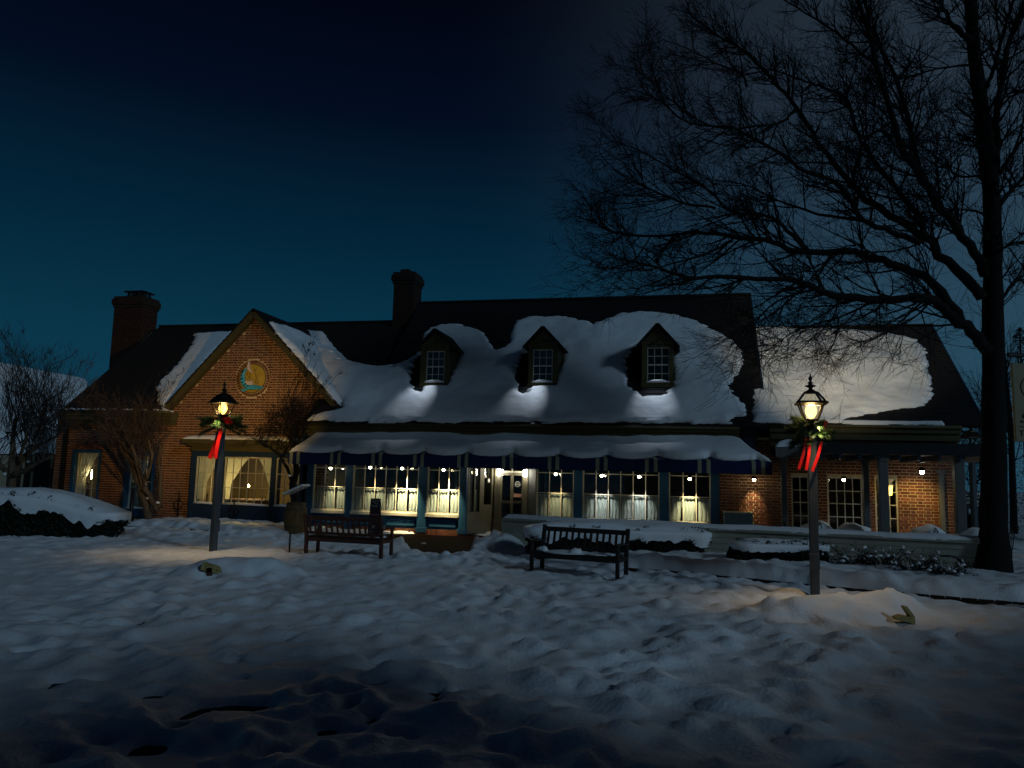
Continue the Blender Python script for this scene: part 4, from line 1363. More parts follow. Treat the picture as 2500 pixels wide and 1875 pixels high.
# thin line of ice along the left gutter
ic = MB()
xa, xb_ = hp(152, 1001, LY-.5)[0], hp(385, 1001, LY-.5)[0]
x = xa
while x < xb_:
    l = rnd.uniform(.05, .35)
    if rnd.random() < .85:
        ic.tube([(x, LY-.47, EAVE_L+.04), (x+l*.5, LY-.48, EAVE_L+.05+rnd.uniform(0, .03)), (x+l, LY-.47, EAVE_L+.04)], [.015, .035, .015], 6)
    x += l*.9
ic.tube([(xb_-.1, LY-.44, EAVE_L+.0), (xb_+.3, LY-.46, EAVE_L+.03), (xb_+.62, LY-.44, EAVE_L-.02)], [.03, .05, .02], 6)
part(ic, 'gutter_ice', M_SNOW, HL, True)
# right wing
rp = [rruv(*p) for p in ((1832, 1036), (1832, 960), (1834, 880), (1838, 818), (1842, 800), (1865, 798), (1950, 800), (2050, 806), (2130, 812), (2200, 822), (2240, 832), (2256, 850), (2264, 880), (2268, 905), (2274, 940), (2275, 965), (2266, 985), (2230, 997), (2150, 1008), (2092, 1018), (2060, 1024), (2052, 1036))]
me = blanket('roof_snow', rp, plane3((0, REY, REZ), (1, 0, 0), RU, RN), .13, .045, '', fall=.07, rag=.15, lump=.06, ragx=1.6, ragy=7)
hobj(me, 'roof_snow', 'snow sheet on the lower wing roof under the tree branches', (11, REY, REZ))
rp = [rruv(*p) for p in ((2054, 1037), (2054, 1031), (2150, 1033), (2250, 1034), (2304, 1033), (2308, 1040))]
me = blanket('roof_snow', [(u, max(v, -.02)+(.0 if i in (0, 5) else .10)) for i, (u, v) in enumerate(rp)], plane3((0, REY, REZ), (1, 0, 0), RU, RN), .09, .03, '', fall=.05, rag=.02, lump=.01)
hobj(me, 'roof_snow', 'narrow bar of snow left along the wing gutter', (12, REY, REZ))

# ------------------------------------------------------------------ awning
AY = -1.45                                           # front of the awning
awx0, awz0 = hp(703, 1129, AY)
awx1, awz1 = hp(1886, 1172, AY)
vz0 = (hp(900, 1131, AY)[1]+hp(1600, 1158, AY)[1])/2
vz1 = vz0+.36
atz = hp(1200, 1049, -.15)[1]
AW = hthing('awning', 'navy blue canvas awning with cream stripes, snow on top', 'awning', (0, AY, 0))
cv = MB()
n = 60
def awn(u, t):                                       # u along the front, t 0 front .. 1 wall
    xf = awx0+(awx1-awx0)*u
    xw = awx0+.25+(awx1-.95-awx0-.25)*u
    sag = -.05*math.sin(math.pi*t)
    return (xf+(xw-xf)*t, AY+(-.02-AY)*t, vz1+(atz-vz1)*t+sag)
for j in range(7):
    for i in range(n+1):
        cv.v.append(awn(i/n, j/6))
for j in range(6):
    for i in range(n):
        a = j*(n+1)+i
        cv.f.append((a, a+1, a+n+2, a+n+1))
part(cv, 'canopy', M_CANVAS, AW, True)
va = MB()
for i in range(n):
    xa, xb_ = awx0+(awx1-awx0)*i/n, awx0+(awx1-awx0)*(i+1)/n
    o1, o2 = .006*math.sin(i*1.3), .006*math.sin((i+1)*1.3)
    va.add([(xa, AY+o1, vz0), (xb_, AY+o2, vz0), (xb_, AY, vz1), (xa, AY, vz1)], [(0,1,2,3)])
for q in (0, 1):
    f0, w0 = Vector(awn(q, 0)), Vector(awn(q, 1))
    va.add([(f0.x, AY, vz0), (f0.x, AY, vz1), (w0.x, -.02, vz1), (w0.x, -.02, vz0)], [(0,1,2,3)])
    va.add([tuple(f0), tuple(w0), (w0.x, -.02, vz1)], [(0,1,2)])
part(va, 'valance', M_CANVAS, AW)
for q in (0, .25, .5, .75, 1):
    f0 = awn(q, 0)
    w0 = awn(q, 1)
    part(MB().tube([(f0[0], AY+.03, vz1-.03), (w0[0], -.04, vz1-.03)], .014, 6), 'support_arm', M_IRON, AW)
part(MB().tube([(awx0+.02, AY+.02, vz1-.02), (awx1-.02, AY+.02, vz1-.02)], .016, 6), 'front_bar', M_IRON, AW)
PAIRS = [(711, 728), (810, 828), (911, 929), (1013, 1031), (1121, 1139), (1230, 1249), (1342, 1361), (1459, 1479), (1579, 1601), (1708, 1730), (1840, 1863)]
for pr in PAIRS:
    for p_ in pr:
        xc = hp(p_, 1120, AY)[0]
        u = (xc-awx0)/(awx1-awx0)
        hw = .055
        st = MB()
        st.add([(xc-hw, AY-.012, vz0-.004), (xc+hw, AY-.012, vz0-.004), (xc+hw, AY-.010, vz1+.004), (xc-hw, AY-.010, vz1+.004)], [(0,1,2,3)])
        a, b_ = Vector(awn(u, 0)), Vector(awn(u, .45))
        st.add([(xc-hw, AY-.010, vz1+.004), (xc+hw, AY-.010, vz1+.004), (b_.x+hw, b_.y-.004, b_.z+.012), (b_.x-hw, b_.y-.004, b_.z+.012)], [(0,1,2,3)])
        part(st, 'stripe', M_STRIPE, AW)
# snow on it, scalloped between the ribs
AN = Vector((0, -(atz-vz1), -.02-AY)).normalized()
AU = Vector((0, -.02-AY, atz-vz1)).normalized()
A0 = Vector((0, AY, vz1))
al = (Vector((0, -.02, atz))-A0).length
peaks = [(awx0+.02, .02)]
for pr in PAIRS[1:10]:
    peaks.append((hp(pr[1]+4, 1095, AY+.2)[0], .30))
ap = []
tot = awx1-awx0
bot = []
for i in range(len(peaks)):
    x0_, v0_ = peaks[i]
    bot.append((x0_, v0_))
    x1_ = peaks[i+1][0] if i+1 < len(peaks) else awx1-.5
    for t, dv in ((.13, .11), (.3, .035), (.5, .0), (.7, .03), (.88, .10)):
        bot.append((x0_+(x1_-x0_)*t, dv+rnd.uniform(-.01, .02)))
bot += [(awx1-.5, .10), (awx1-.42, .16), (awx1-.25, .08), (awx1-.02, .0)]
ap = bot+[(awx1-.55, al*.5), (awx1-.98, al*.98), (awx0+.62, al*.94), (awx0+.35, al*.72)]
def aw3(u, v, h):
    t = np.clip(v/al, 0, 1)
    return np.stack([u+.0*t, A0.y+AU.y*v+AN.y*h, A0.z+AU.z*v+AN.z*h-.05*np.sin(np.pi*t)+.012], 1)
me = blanket('awning_snow', ap, aw3, .17, .04, '', fall=.07, rag=.03, lump=.05)
hobj(me, 'awning_snow', 'scalloped snow lying along the navy awning', (0, AY, vz1))

# ------------------------------------------------------------------ lights under the awning, at the door, in the porch
def hang_light(pxx, pyy, yl, label, group, power, col, aim=(0, .60, -1), cone=50, bm=None, top=None, r=.046):
    x, z = hp(pxx, pyy, yl)
    l = hthing('hanging_light', label, 'light', (x, yl, z), group)
    part(MB().lathe([(.012, r*2.2), (.05, r*2.0), (.085, r*.9), (.09, r*.5), (.08, r*.5), (.04, r*1.6)], 14, (x, yl, z)), 'shade', M_BRONZE, l, True)
    part(MB().lathe([(.004, -r*1.1), (r*.8, -r*.7), (r, 0), (r*.7, r*.8), (.004, r*1.3)], 12, (x, yl, z)), 'bulb', bm or M_BULB, l, True)
    zt = top if top is not None else vz1+(atz-vz1)*((yl-AY)/(-AY))-.06
    part(MB().tube([(x, yl, z+r*2), (x, yl, zt)], .006, 5), 'cord', M_IRON, l)
    if power:
        lamp('hanging_lamp', 'SPOT', l, (x, yl, z-.05), power*7, col, .04, aim, math.radians(cone), 1.0)
    return l
WARM, COOL = (1, .79, .40), (.85, .92, 1.0)
wlab = ['hanging lamp over the window beside the barrel', 'hanging lamp above the chalkboard sign', 'hanging lamp over the brightest curtain of the wide blue window', 'hanging lamp over the window left of the entry recess',
        'hanging lamp over the window next to the double door', 'hanging lamp over the wide window behind the dark bench', 'hanging lamp with an orange glint over the wide window', 'hanging lamp over the last blue window before the brick', 'hanging lamp over the blue grey cabinet']
for (a, b_, pw), lb in zip(((807, 1143, 22), (904, 1141, 26), (982, 1143, 120), (1083, 1147, 100), (1357, 1157, 14), (1469, 1161, 22), (1560, 1163, 22), (1684, 1169, 52), (1841, 1171, 8)), wlab):
    hang_light(a, b_, -.42, lb, 'lamps under the awning', pw, (.95, .92, .82) if 1400 < a < 1600 else WARM, cone=70 if pw > 90 else 54)
for (a, b_, pw, lb) in ((1218, 1153, 14, 'oblong wall lantern on the pilaster beside the slanted entry window'), (1282, 1155, 22, 'brightest oblong wall lantern on the pilaster right of the door')):
    yl = DY-.22
    x, z = hp(a, b_, yl)
    l = hthing('wall_lantern', lb, 'lantern', (x, yl, z), 'lanterns at the door')
    part(MB().lathe([(.05, -.12), (.062, -.06), (.065, .06), (.05, .12)], 12, (x, yl, z)), 'globe', M_BULBW, l, True)
    part(MB().lathe([(.06, .115), (.075, .13), (.02, .17)], 12, (x, yl, z)), 'cap', M_BRONZE, l, True)
    part(MB().obox((x, yl, z+.14), (x, DY-.07, z+.14), .03, .02), 'bracket', M_BRONZE, l)
    lamp('wall_lamp', 'POINT', l, (x, yl-.12, z-.02), pw*.12, (1, .82, .46), .06)
hang_light(2060, 1171, -1.2, 'hanging lamp in front of the large small-paned window of the porch', 'lamps in the porch', 1, (1, .85, .6), (0, .5, -1), 90, None, 2.75)
hang_light(2251, 1152, -1.0, 'bright hanging lamp before the lit brick panel of the porch', 'lamps in the porch', 11, (1, .68, .20), (0.05, .85, -1), 100, M_BULBW, 2.75, .06)
x, z = hp(2173, 1196, -.25)
l = hthing('wall_lantern', 'tall amber lantern glowing behind a porch column', 'lantern', (x, -.25, z))
part(MB().lathe([(.05, -.16), (.075, .1), (.075, .12)], 8, (x, -.25, z)), 'globe', M_LBULB, l, True)
part(MB().lathe([(.10, .12), (.11, .14), (.05, .20), (.14, .30), (.15, .32), (.03, .36)], 12, (x, -.25, z)), 'cap', M_WHITE, l, True)
part(MB().obox((x, -.25, z+.1), (x, .0, z+.1), .03, .03), 'bracket', M_BRONZE, l)
lamp('wall_lamp', 'POINT', l, (x-.05, -.5, z), 1.6, (1, .74, .28), .08)

# ------------------------------------------------------------------ porch (flat roof on square columns) over the terrace
PY0, PY1 = -3.2, -.15
PO = hthing('porch', 'dark flat roofed porch on square grey columns before the brick wing', 'porch', (10.5, -1.6, 0))
pz1 = hp(2000, 1102, PY1-1.2)[1]
pxl = hp(1893, 1110, -1.35)[0]
pxr = hp(2412, 1100, PY0)[0]
b = MB()
b.box(pxl+.9, pxr, PY0, -1.4, 2.72, 3.02)
b.box(pxl+.02, pxr-.05, -1.38, PY1, 2.72, 3.0)
part(b, 'roof', mat('black_stained_timber', (.012, .012, .014), rough=.7, var=.3), PO)
b = MB()
b.box(pxl, pxl+2.4, -1.46, -1.40, 2.66, 2.93)
part(b, 'fascia', M_GREY, PO)
for k in range(9):
    xx = pxl+.95+k*(pxr-pxl-1.1)/8
    part(MB().box(xx-.03, xx+.03, PY0+.03, -1.42, 2.58, 2.72), 'rafter', M_NAVY, PO)
for (a, yl, lit) in ((1915, -1.25, 0), (2115, -1.25, 0), (2157, -2.95, 0), (2343, -2.95, 0)):
    x = hp(a, 1220, yl)[0]
    hw = .085 if yl > -2 else .115
    c_ = MB()
    c_.bbox(x-hw, x+hw, yl-hw, yl+hw, 0, 2.62, .015)
    c_.box(x-hw-.025, x+hw+.025, yl-hw-.025, yl+hw+.025, 2.55, 2.72)
    c_.box(x-hw-.02, x+hw+.02, yl-hw-.02, yl+hw+.02, 0, .2)
    part(c_, 'column', M_GREY, PO)
ppoly = [(hp(1893, 1101, -1.42)[0], -1.45), (hp(2020, 1101, -1.42)[0], -1.45), (hp(2030, 1101, -1.42)[0], -.9), (hp(1960, 1101, -1.42)[0], -.4), (hp(1900, 1101, -1.42)[0], -.5)]
me = blanket('snow', ppoly, lambda u, v, h: np.stack([u, v, 2.98+h], 1), .22, .04, '', fall=.16, rag=.05, lump=.04)
part(me, 'porch_snow', M_SNOW, PO)

# ------------------------------------------------------------------ terrace wall of white boards with a snowy coping
TA, TB = gnd(1228, 1264, .80), gnd(2440, 1322, .80)
tdir = (TB-TA).normalized()
tang = math.atan2(tdir.y, tdir.x)
TL = (TB-TA).length
TW = thing('terrace_wall', 'low cream board wall with snow along its top, behind the hedges', 'wall', (TA.x, TA.y, 0), tang)
part(MB().box(.01, TL, .02, .26, -.1, .78), 'core', M_CREAM, TW)
for k in range(5):
    z0 = .0+k*.145
    x = 0.0
    j = 0
    while x < TL:
        l = min(3.1+.3*((k+j) % 3), TL-x)
        part(MB().bbox(x+.002, x+l-.002, -.004+rnd.uniform(-.003, .003), .022, z0+.004, z0+.143, .006), 'board', M_CREAM, TW)
        x += l
        j += 1
part(MB().bbox(-.04, TL, -.05, .30, .725, .80, .012), 'coping', M_CREAM, TW)
part(MB().bbox(-.035, .0, -.01, .27, 0, .725, .008), 'end_board', M_CREAM, TW)
cpoly = [(.0, -.045)]+[(x, -.045+.012*math.sin(x*3)) for x in np.arange(.3, TL, .3)]+[(TL, -.04), (TL, .28)]+[(.45, .28), (.02, .2)]
me = blanket('snow', cpoly, lambda u, v, h: np.stack([u, v, .80+h], 1), .10, .03, '', fall=.06, rag=.03, lump=.05)
part(me, 'coping_snow', M_SNOW, TW)

# cabinet on the terrace
x0, x1 = hp(1768, 1265, -.55)[0], hp(1838, 1265, -.55)[0]
zt = hp(1800, 1250, -.55)[1]
CB = hthing('cabinet', 'low blue grey cabinet with a pale lid against the brick wall', 'cabinet', ((x0+x1)/2, -.3, 0))
part(MB().bbox(x0, x1, -.55, -.05, .06, zt-.04, .015), 'body', M_PANEL, CB)
part(MB().bbox(x0-.03, x1+.03, -.58, -.03, zt-.04, zt, .012), 'lid', M_WHITE, CB)  # pale colour stands in for light falling on the top
part(MB().box(x0+.03, x1-.03, -.5, -.1, 0, .06), 'plinth', M_IRON, CB)
for zz in (zt-.14, .25):
    part(MB().bbox(x1-.005, x1+.02, -.5, -.44, zz-.03, zz+.03, .005), 'latch', M_WHITE, CB)
# snowed-over patio tables behind the wall
for i, (a, yl, lb) in enumerate(((1995, -1.9, 'round patio table with a snow cap beside the lamp post'), (2085, -2.2, 'round patio table heaped with snow between porch columns'), (2265, -2.0, 'round patio table with tall snow lumps before the lit brick'), (2375, -3.0, 'round patio table buried in snow beside the tree trunk'))):
    x = hp(a, 1280, yl)[0]
    t_ = hthing('patio_table', lb, 'table', (x, yl, 0), 'patio tables on the terrace')
    part(MB().lathe([(.42, .64), (.43, .66), (.42, .68)], 20, (x, yl, 0)), 'top', M_IRON, t_, True)
    part(MB().lathe([(.25, 0), (.05, .05), (.03, .10), (.03, .64)], 10, (x, yl, 0)), 'pedestal', M_IRON, t_, True)
    pr_ = [(.41, .68), (.40, .76), (.30, .83), (.12, .86), (.005, .87)]
    mbq = MB().lathe(pr_, 20, (x, yl, 0))
    mbq.v = [(a_+.03*math.sin(c_*20+b2*9), b2, c_+(.04*math.sin(a_*9)+.03*math.sin(b2*13+i) if c_ > .7 else 0)) for a_, b2, c_ in mbq.v]
    part(mbq, 'snow_cap', M_SNOW, t_, True)
    for sg in (-1, 1):
        ch = hthing('patio_chair', 'thin black iron patio chair on the %s side of the %s' % ('cabinet' if sg < 0 else 'tree', ['table beside the lamp post', 'table between porch columns', 'table before the lit brick', 'table beside the tree trunk'][i]), 'chair', (x+sg*.62, yl, 0), 'patio chairs on the terrace')
        cx_ = x+sg*.62
        part(MB().bbox(cx_-.2, cx_+.2, yl-.2, yl+.2, .42, .45, .01), 'seat', M_IRON, ch)
        for dx in (-.17, .17):
            for dy in (-.17, .17):
                part(MB().tube([(cx_+dx, yl+dy, 0), (cx_+dx, yl+dy, .43)], .012, 5), 'leg', M_IRON, ch)
        bk = MB()
        bk.tube([(cx_+sg*.18, yl-.18, .43), (cx_+sg*.24, yl-.18, .8), (cx_+sg*.25, yl, .88), (cx_+sg*.24, yl+.18, .8), (cx_+sg*.18, yl+.18, .43)], .012, 5)
        for dy in (-.09, 0, .09):
            bk.tube([(cx_+sg*.18, yl+dy, .45), (cx_+sg*.245, yl+dy, .84)], .008, 5)
        part(bk, 'backrest', M_IRON, ch)

# ------------------------------------------------------------------ lamp posts with wreaths
def lamp_post(at, rz, lean, label, zl, lit, group='lantern posts', aim=None, throw=0):
    r_ = thing('lamp_post', label, 'lamp post', at, rz, group)
    r_.rotation_euler = (lean[0], lean[1], rz)
    p_ = MB()
    p_.bbox(-.075, .075, -.075, .075, -.15, zl-.12, .018)
    part(p_, 'post', M_POST, r_)
    part(MB().bbox(-.082, .082, -.095, -.075, .45, .72, .01), 'cover_plate', M_POST, r_)
    part(MB().lathe([(.085, zl-.12), (.11, zl-.10), (.06, zl-.07), (.05, zl-.03), (.13, zl-.0), (.14, zl+.02)], 4, rot=math.pi/4), 'base', M_BRONZE, r_)
    b0, b1, h = .105, .205, .32
    fr_ = MB()
    for sx in (-1, 1):
        for sy in (-1, 1):
            fr_.obox((sx*b0, sy*b0, zl+.02), (sx*b1, sy*b1, zl+h), .022, .022)
    for k, (bb_, zz) in enumerate(((b0, zl+.025), (b1, zl+h-.01))):
        for sg in (-1, 1):
            fr_.obox((-bb_, sg*bb_, zz), (bb_, sg*bb_, zz), .022, .022)
            fr_.obox((sg*bb_, -bb_, zz), (sg*bb_, bb_, zz), .022, .022)
    part(fr_, 'lantern_frame', M_BRONZE, r_)
    for k in range(4):
        ca, sa = math.cos(k*math.pi/2), math.sin(k*math.pi/2)
        q = [(-b0, -b0, zl+.03), (b0, -b0, zl+.03), (b1, -b1, zl+h-.015), (-b1, -b1, zl+h-.015)]
        part(MB().quad(*[(x*ca-y*sa, x*sa+y*ca, z) for x, y, z in q]), 'pane', M_LGLASS, r_)
    rf = MB()
    s2 = math.sqrt(2)
    rf.lathe([(.27*s2, zl+h-.015), (.255*s2, zl+h+.02), (.22*s2, zl+h+.03)], 4, rot=math.pi/4)
    for sx in (-1, 1):
        for sy in (-1, 1):
            rf.obox((sx*.215, sy*.215, zl+h+.03), (sx*.10, sy*.10, zl+h+.19), .03, .025)
    rf.lathe([(.11*s2, zl+h+.18), (.105*s2, zl+h+.20), (.06*s2, zl+h+.225), (.035*s2, zl+h+.25)], 4, rot=math.pi/4)
    part(rf, 'lantern_roof', M_BRONZE, r_)
    for k in range(4):
        ca, sa = math.cos(k*math.pi/2), math.sin(k*math.pi/2)
        q = [(-.205, -.215, zl+h+.03), (.205, -.215, zl+h+.03), (.095, -.10, zl+h+.185), (-.095, -.10, zl+h+.185)]
        part(MB().quad(*[(x*ca-y*sa, x*sa+y*ca, z) for x, y, z in q]), 'roof_panel', M_LGLASS if lit == 2 else M_BRONZE, r_)
    z = zl+h+.235
    part(MB().lathe([(.04, z), (.03, z+.03), (.045, z+.05), (.10, z+.07), (.095, z+.08), (.03, z+.105), (.03, z+.115), (.05, z+.125), (.048, z+.132), (.018, z+.15), (.018, z+.165), (.034, z+.20), (.036, z+.22), (.016, z+.25), (.010, z+.27), (.014, z+.285), (.003, z+.30)], 14), 'finial', M_BRONZE, r_, True)
    if lit:
        part(MB().lathe([(.02, zl+.05), (.06, zl+.08), (.095, zl+.15), (.10, zl+.20), (.08, zl+.26), (.03, zl+.30)], 16), 'lamp_globe', M_LBULB, r_, True)
        lamp('lantern_light', 'POINT', r_, (0, 0, zl+.18), 16, (1, .70, .30), .09)
        q = Matrix.Rotation(-rz, 3, 'Z') @ Vector((0, -.36, 0))
        lamp('lantern_downlight', 'SPOT', r_, (q.x, q.y, zl-.10), 125, (1, .72, .40), .06, (0, 0, -1), math.radians(104), 1.0)  # added spot outside the lantern, making the pool of light round the post
        q = Matrix.Rotation(-rz, 3, 'Z') @ Vector(aim)
        lamp('lantern_throw', 'SPOT', r_, (0, 0, zl+.18), throw, (1, .62, .18) if lit == 1 else (1, .86, .64), .09, q, math.radians(42 if lit == 2 else 60), .8)  # added spot brightening the house side, beyond what the lantern itself gives
    return r_
LPL, LPR = gnd(520, 1345), gnd(1990, 1455)
zlL = at_depth(545, 1016, LPL.y).z
zlR = at_depth(1992, 1029, LPR.y).z
xoffL = at_depth(549, 1016, LPL.y).x-LPL.x
lamp_post((LPL.x, LPL.y, 0), math.radians(45+8), (0, 0, 0), 'lit lantern post with wreath and bow before the brick gable', zlL, 1, aim=(-.42, 1, .16), throw=2100)
lamp_post((LPR.x, LPR.y, 0), math.radians(-16), (0, 0, 0), 'lit lantern post with ribbon streamers beside the dark hedge', zlR, 2, aim=(.50, 1, .43), throw=5200)
tp = gnd(2424, 1360)
lamp_post((tp.x+.25, tp.y+1.2, 0), math.radians(10), (0, 0, 0), 'unlit lantern post standing behind the big tree trunk', 3.1, 0)
def wreath(at, rz, label, side):
    r_ = thing('wreath', label, 'wreath', at, rz, 'evergreen wreaths on the posts')
    nd = MB()
    R_ = random.Random(5+side)
    sprigs = []
    for k in range(48 if side == 0 else 40):
        a = R_.uniform(0, 2*math.pi)
        if side == 0:
            base = Vector((.12*math.cos(a), .12*math.sin(a), R_.uniform(-.12, .16)))
            d = Vector((math.cos(a)*1.6, math.sin(a)*.8, R_.uniform(-.75, .25))).normalized()
            l = R_.uniform(.22, .48)*(1.0 if abs(d.x) > .4 else .55)
        else:
            base = Vector((.11*math.cos(a), .11*math.sin(a), R_.uniform(-.38, .06)))
            d = Vector((math.cos(a)*1.2-.25, math.sin(a)*.8, R_.uniform(-.9, .5))).normalized()
            l = R_.uniform(.16, .32)
        sprigs.append((base, d, l))
    for base, d, l in sprigs:
        nd.tube([base, base+d*l*.6+Vector((0, 0, -.01)), base+d*l+Vector((0, 0, -.05*l))], [.007, .005, .003], 4)
        s_ = d.cross(Vector((0, 0, 1))).normalized()
        u_ = s_.cross(d)
        for q in range(230):
            t = R_.uniform(.05, 1)
            p = base+d*l*t+Vector((0, 0, -.05*l*t*t))
            a = R_.uniform(0, 2*math.pi)
            nl = R_.uniform(.07, .13)
            e = p+(d*.75+(s_*math.cos(a)+u_*math.sin(a))*.75).normalized()*nl
            w_ = (e-p).cross(Vector((R_.uniform(-1, 1), R_.uniform(-1, 1), R_.uniform(-1, 1)))).normalized()*.0038
            nd.add([tuple(p-w_), tuple(p+w_), tuple(e)], [(0,1,2)])
    g_ = part(nd, 'needles', M_PINE, r_)
    g_['kind'] = 'stuff'
    def ribbon(pts, wd, nrm):
        mb = MB()
        pts = [Vector(p) for p in pts]
        for i, p in enumerate(pts):
            d_ = pts[min(i+1, len(pts)-1)]-pts[max(i-1, 0)]
            w_ = d_.cross(Vector(nrm)).normalized()*(wd/2)
            mb.v += [tuple(p-w_), tuple(p+w_)]
        for i in range(len(pts)-1):
            mb.f.append((2*i, 2*i+1, 2*i+3, 2*i+2))
        k = len(mb.v)
        mb.v += [(a_[0], a_[1]+.006, a_[2]) for a_ in mb.v]
        mb.f += [tuple(j+k for j in reversed(f)) for f in list(mb.f)]
        return mb
    if side == 0:
        for sg in (-1, 1):
            lp_ = [(0.02, -.16, .0), (sg*.10+.02, -.22, .06), (sg*.19+.03, -.22, .075), (sg*.23+.04, -.18, .01), (sg*.17+.03, -.14, -.03), (.02, -.16, -.01)]
            part(ribbon(lp_, .12, (0, -1, 0)), 'bow_loop', M_RED, r_)
        part(MB().bbox(-.02, .06, -.21, -.13, -.04, .03, .02), 'bow_knot', M_RED, r_)
        part(ribbon([(.03, -.17, -.02), (.05, -.17, -.2), (.0, -.16, -.45), (-.03, -.15, -.70), (-.04, -.15, -.86)], .085, (0, -1, 0)), 'bow_tail', M_RED, r_)
        part(ribbon([(-.10, .10, -.2), (-.13, .10, -.4), (-.19, .09, -.62), (-.27, .08, -.86)], .11, (0, -1, 0)), 'bow_tail', M_RED, r_)
        part(MB().bbox(-.27, -.22, -.1, -.05, .05, .13, .01), 'bow_loop', M_RED, r_)
        sn = MB().lathe([(.02, -.03), (.09, -.01), (.10, .02), (.05, .05), (.005, .055)], 12, (-.28, -.06, .04))
        part(sn, 'snow_clump', M_SNOW, r_, True)
    else:
        part(ribbon([(.17, -.06, -.16), (.19, -.07, -.05), (.24, -.07, .03)], .085, (0, -1, 0)), 'bow_loop', M_RED, r_)
        for (x0_, z0_, x1_, z1_, yy) in ((-.15, -.30, -.30, -.83, -.16), (-.10, -.30, -.17, -.84, -.17), (.0, -.52, -.13, -.77, .12), (.12, -.34, -.06, -.86, -.15)):
            part(ribbon([(x0_, yy, z0_), ((x0_+x1_)/2+.01, yy-.01, (z0_+z1_)/2), (x1_, yy, z1_)], .05, (0, -1, 0)), 'bow_tail', M_RED, r_)
        part(MB().lathe([(.005, -.02), (.05, -.005), (.045, .015), (.005, .03)], 10, (.04, -.15, -.02)), 'snow_clump', M_SNOW, r_, True)
    return r_
wreath((LPL.x, LPL.y, zlL-.16), 0, 'green pine wreath with a big red bow on the post before the brick gable', 0)
wreath((LPR.x, LPR.y, zlR-.02), 0, 'green pine wreath with loose red streamers on the post beside the hedge', 1)

# ------------------------------------------------------------------ benches
def bench(at, rz, L, label, matl, snow, front):
    """slatted garden bench, back along +y, seat towards -y"""
    r_ = thing('park_bench', label, 'bench', at, rz)
    D, SH, BH_ = .56, .42, .90
    hl_ = L/2
    tilt = .10
    for sx in (-1, 1):
        x = sx*(hl_-.035)
        part(MB().bbox(x-.035, x+.035, -.05, .02, -.15, .64, .008), 'front_leg', matl, r_)
        b_ = MB()
        b_.obox((x, D-.06, -.15), (x, D-.04, .45), .07, .075)
        b_.obox((x, D-.04, .44), (x, D-.04+tilt, BH_+.03), .07, .07)
        part(b_, 'rear_leg', matl, r_)
        a_ = MB()
        a_.obox((x, -.09, .645), (x, .2, .655), .075, .035)
        a_.obox((x, .19, .655), (x, D+.02, .62), .07, .035)
        part(a_, 'armrest', matl, r_)
        part(MB().box(x-.025, x+.025, 0.0, D-.06, .32, .40), 'side_rail', matl, r_)
    part(MB().bbox(-hl_+.07, hl_-.07, -.045, -.005, .31, .41, .006), 'front_rail', matl, r_)
    part(MB().bbox(-hl_+.07, hl_-.07, D-.07, D-.03, .30, .39, .006), 'rear_rail', matl, r_)
    for k in range(6):
        y0 = -.05+k*.095
        part(MB().bbox(-hl_+.075, hl_-.075, y0, y0+.07, .41, .435, .005), 'seat_slat', matl, r_)
    tr = MB()
    tr.obox((-hl_+.07, D-.04+tilt*.95, BH_-.05), (hl_-.07, D-.04+tilt*.95, BH_-.05), .035, .095)
    part(tr, 'top_rail', matl, r_)
    lr = MB()
    lr.obox((-hl_+.07, D-.03, .50), (hl_-.07, D-.03, .50), .035, .06)
    part(lr, 'lower_rail', matl, r_)
    n = 13
    for i in range(n):
        x = -hl_+.07+(L-.14)*(i+.5)/n
        part(MB().obox((x, D-.03, .52), (x, D-.04+tilt*.92, BH_-.08), .05, .018, (0, 1, 0)), 'back_slat', matl, r_)
    for (x, y, w_, h_) in snow:
        m_ = MB().lathe([(w_, .0), (w_*.9, h_*.4), (w_*.55, h_*.85), (w_*.15, h_), (.004, h_*1.02)], 14, (x, y, .434))
        m_.v = [(a+.02*math.sin(c*60+b*17), b*.9+.02*math.sin(a*23), c+.012*math.sin(a*40+b*31)*(c > .45)) for a, b, c in m_.v]
        part(m_, 'snow', M_SNOW, r_, True)
    return r_
b0, b1 = gnd(747, 1352), gnd(930, 1363)
ang = math.atan2(b1.y-b0.y, b1.x-b0.x)
mid = (b0+b1)/2
L1 = (b1-b0).length+.07
# seen from behind: its back is nearest the camera
bq = bench((mid.x, mid.y, .0), ang+math.pi, L1, 'reddish brown garden bench with its back to the lawn', M_TEAK, [(.5, .2, .16, .06), (-.3, .15, .2, .05), (-.75, .22, .14, .07)], False)
bq.location = (mid.x+math.sin(ang)*-.5*1.0, mid.y+math.cos(ang)*.5, 0)
b0, b1 = gnd(1298, 1398), gnd(1508, 1416)
ang = math.atan2(b1.y-b0.y, b1.x-b0.x)
mid = (b0+b1)/2
bench((mid.x, mid.y, 0), ang, (b1-b0).length+.07, 'dark garden bench facing the lawn before the snow capped hedge', M_DTEAK, [(-.72, .12, .13, .10), (.0, .1, .15, .10), (-.2, .2, .5, .03), (.45, .25, .35, .03)], True)

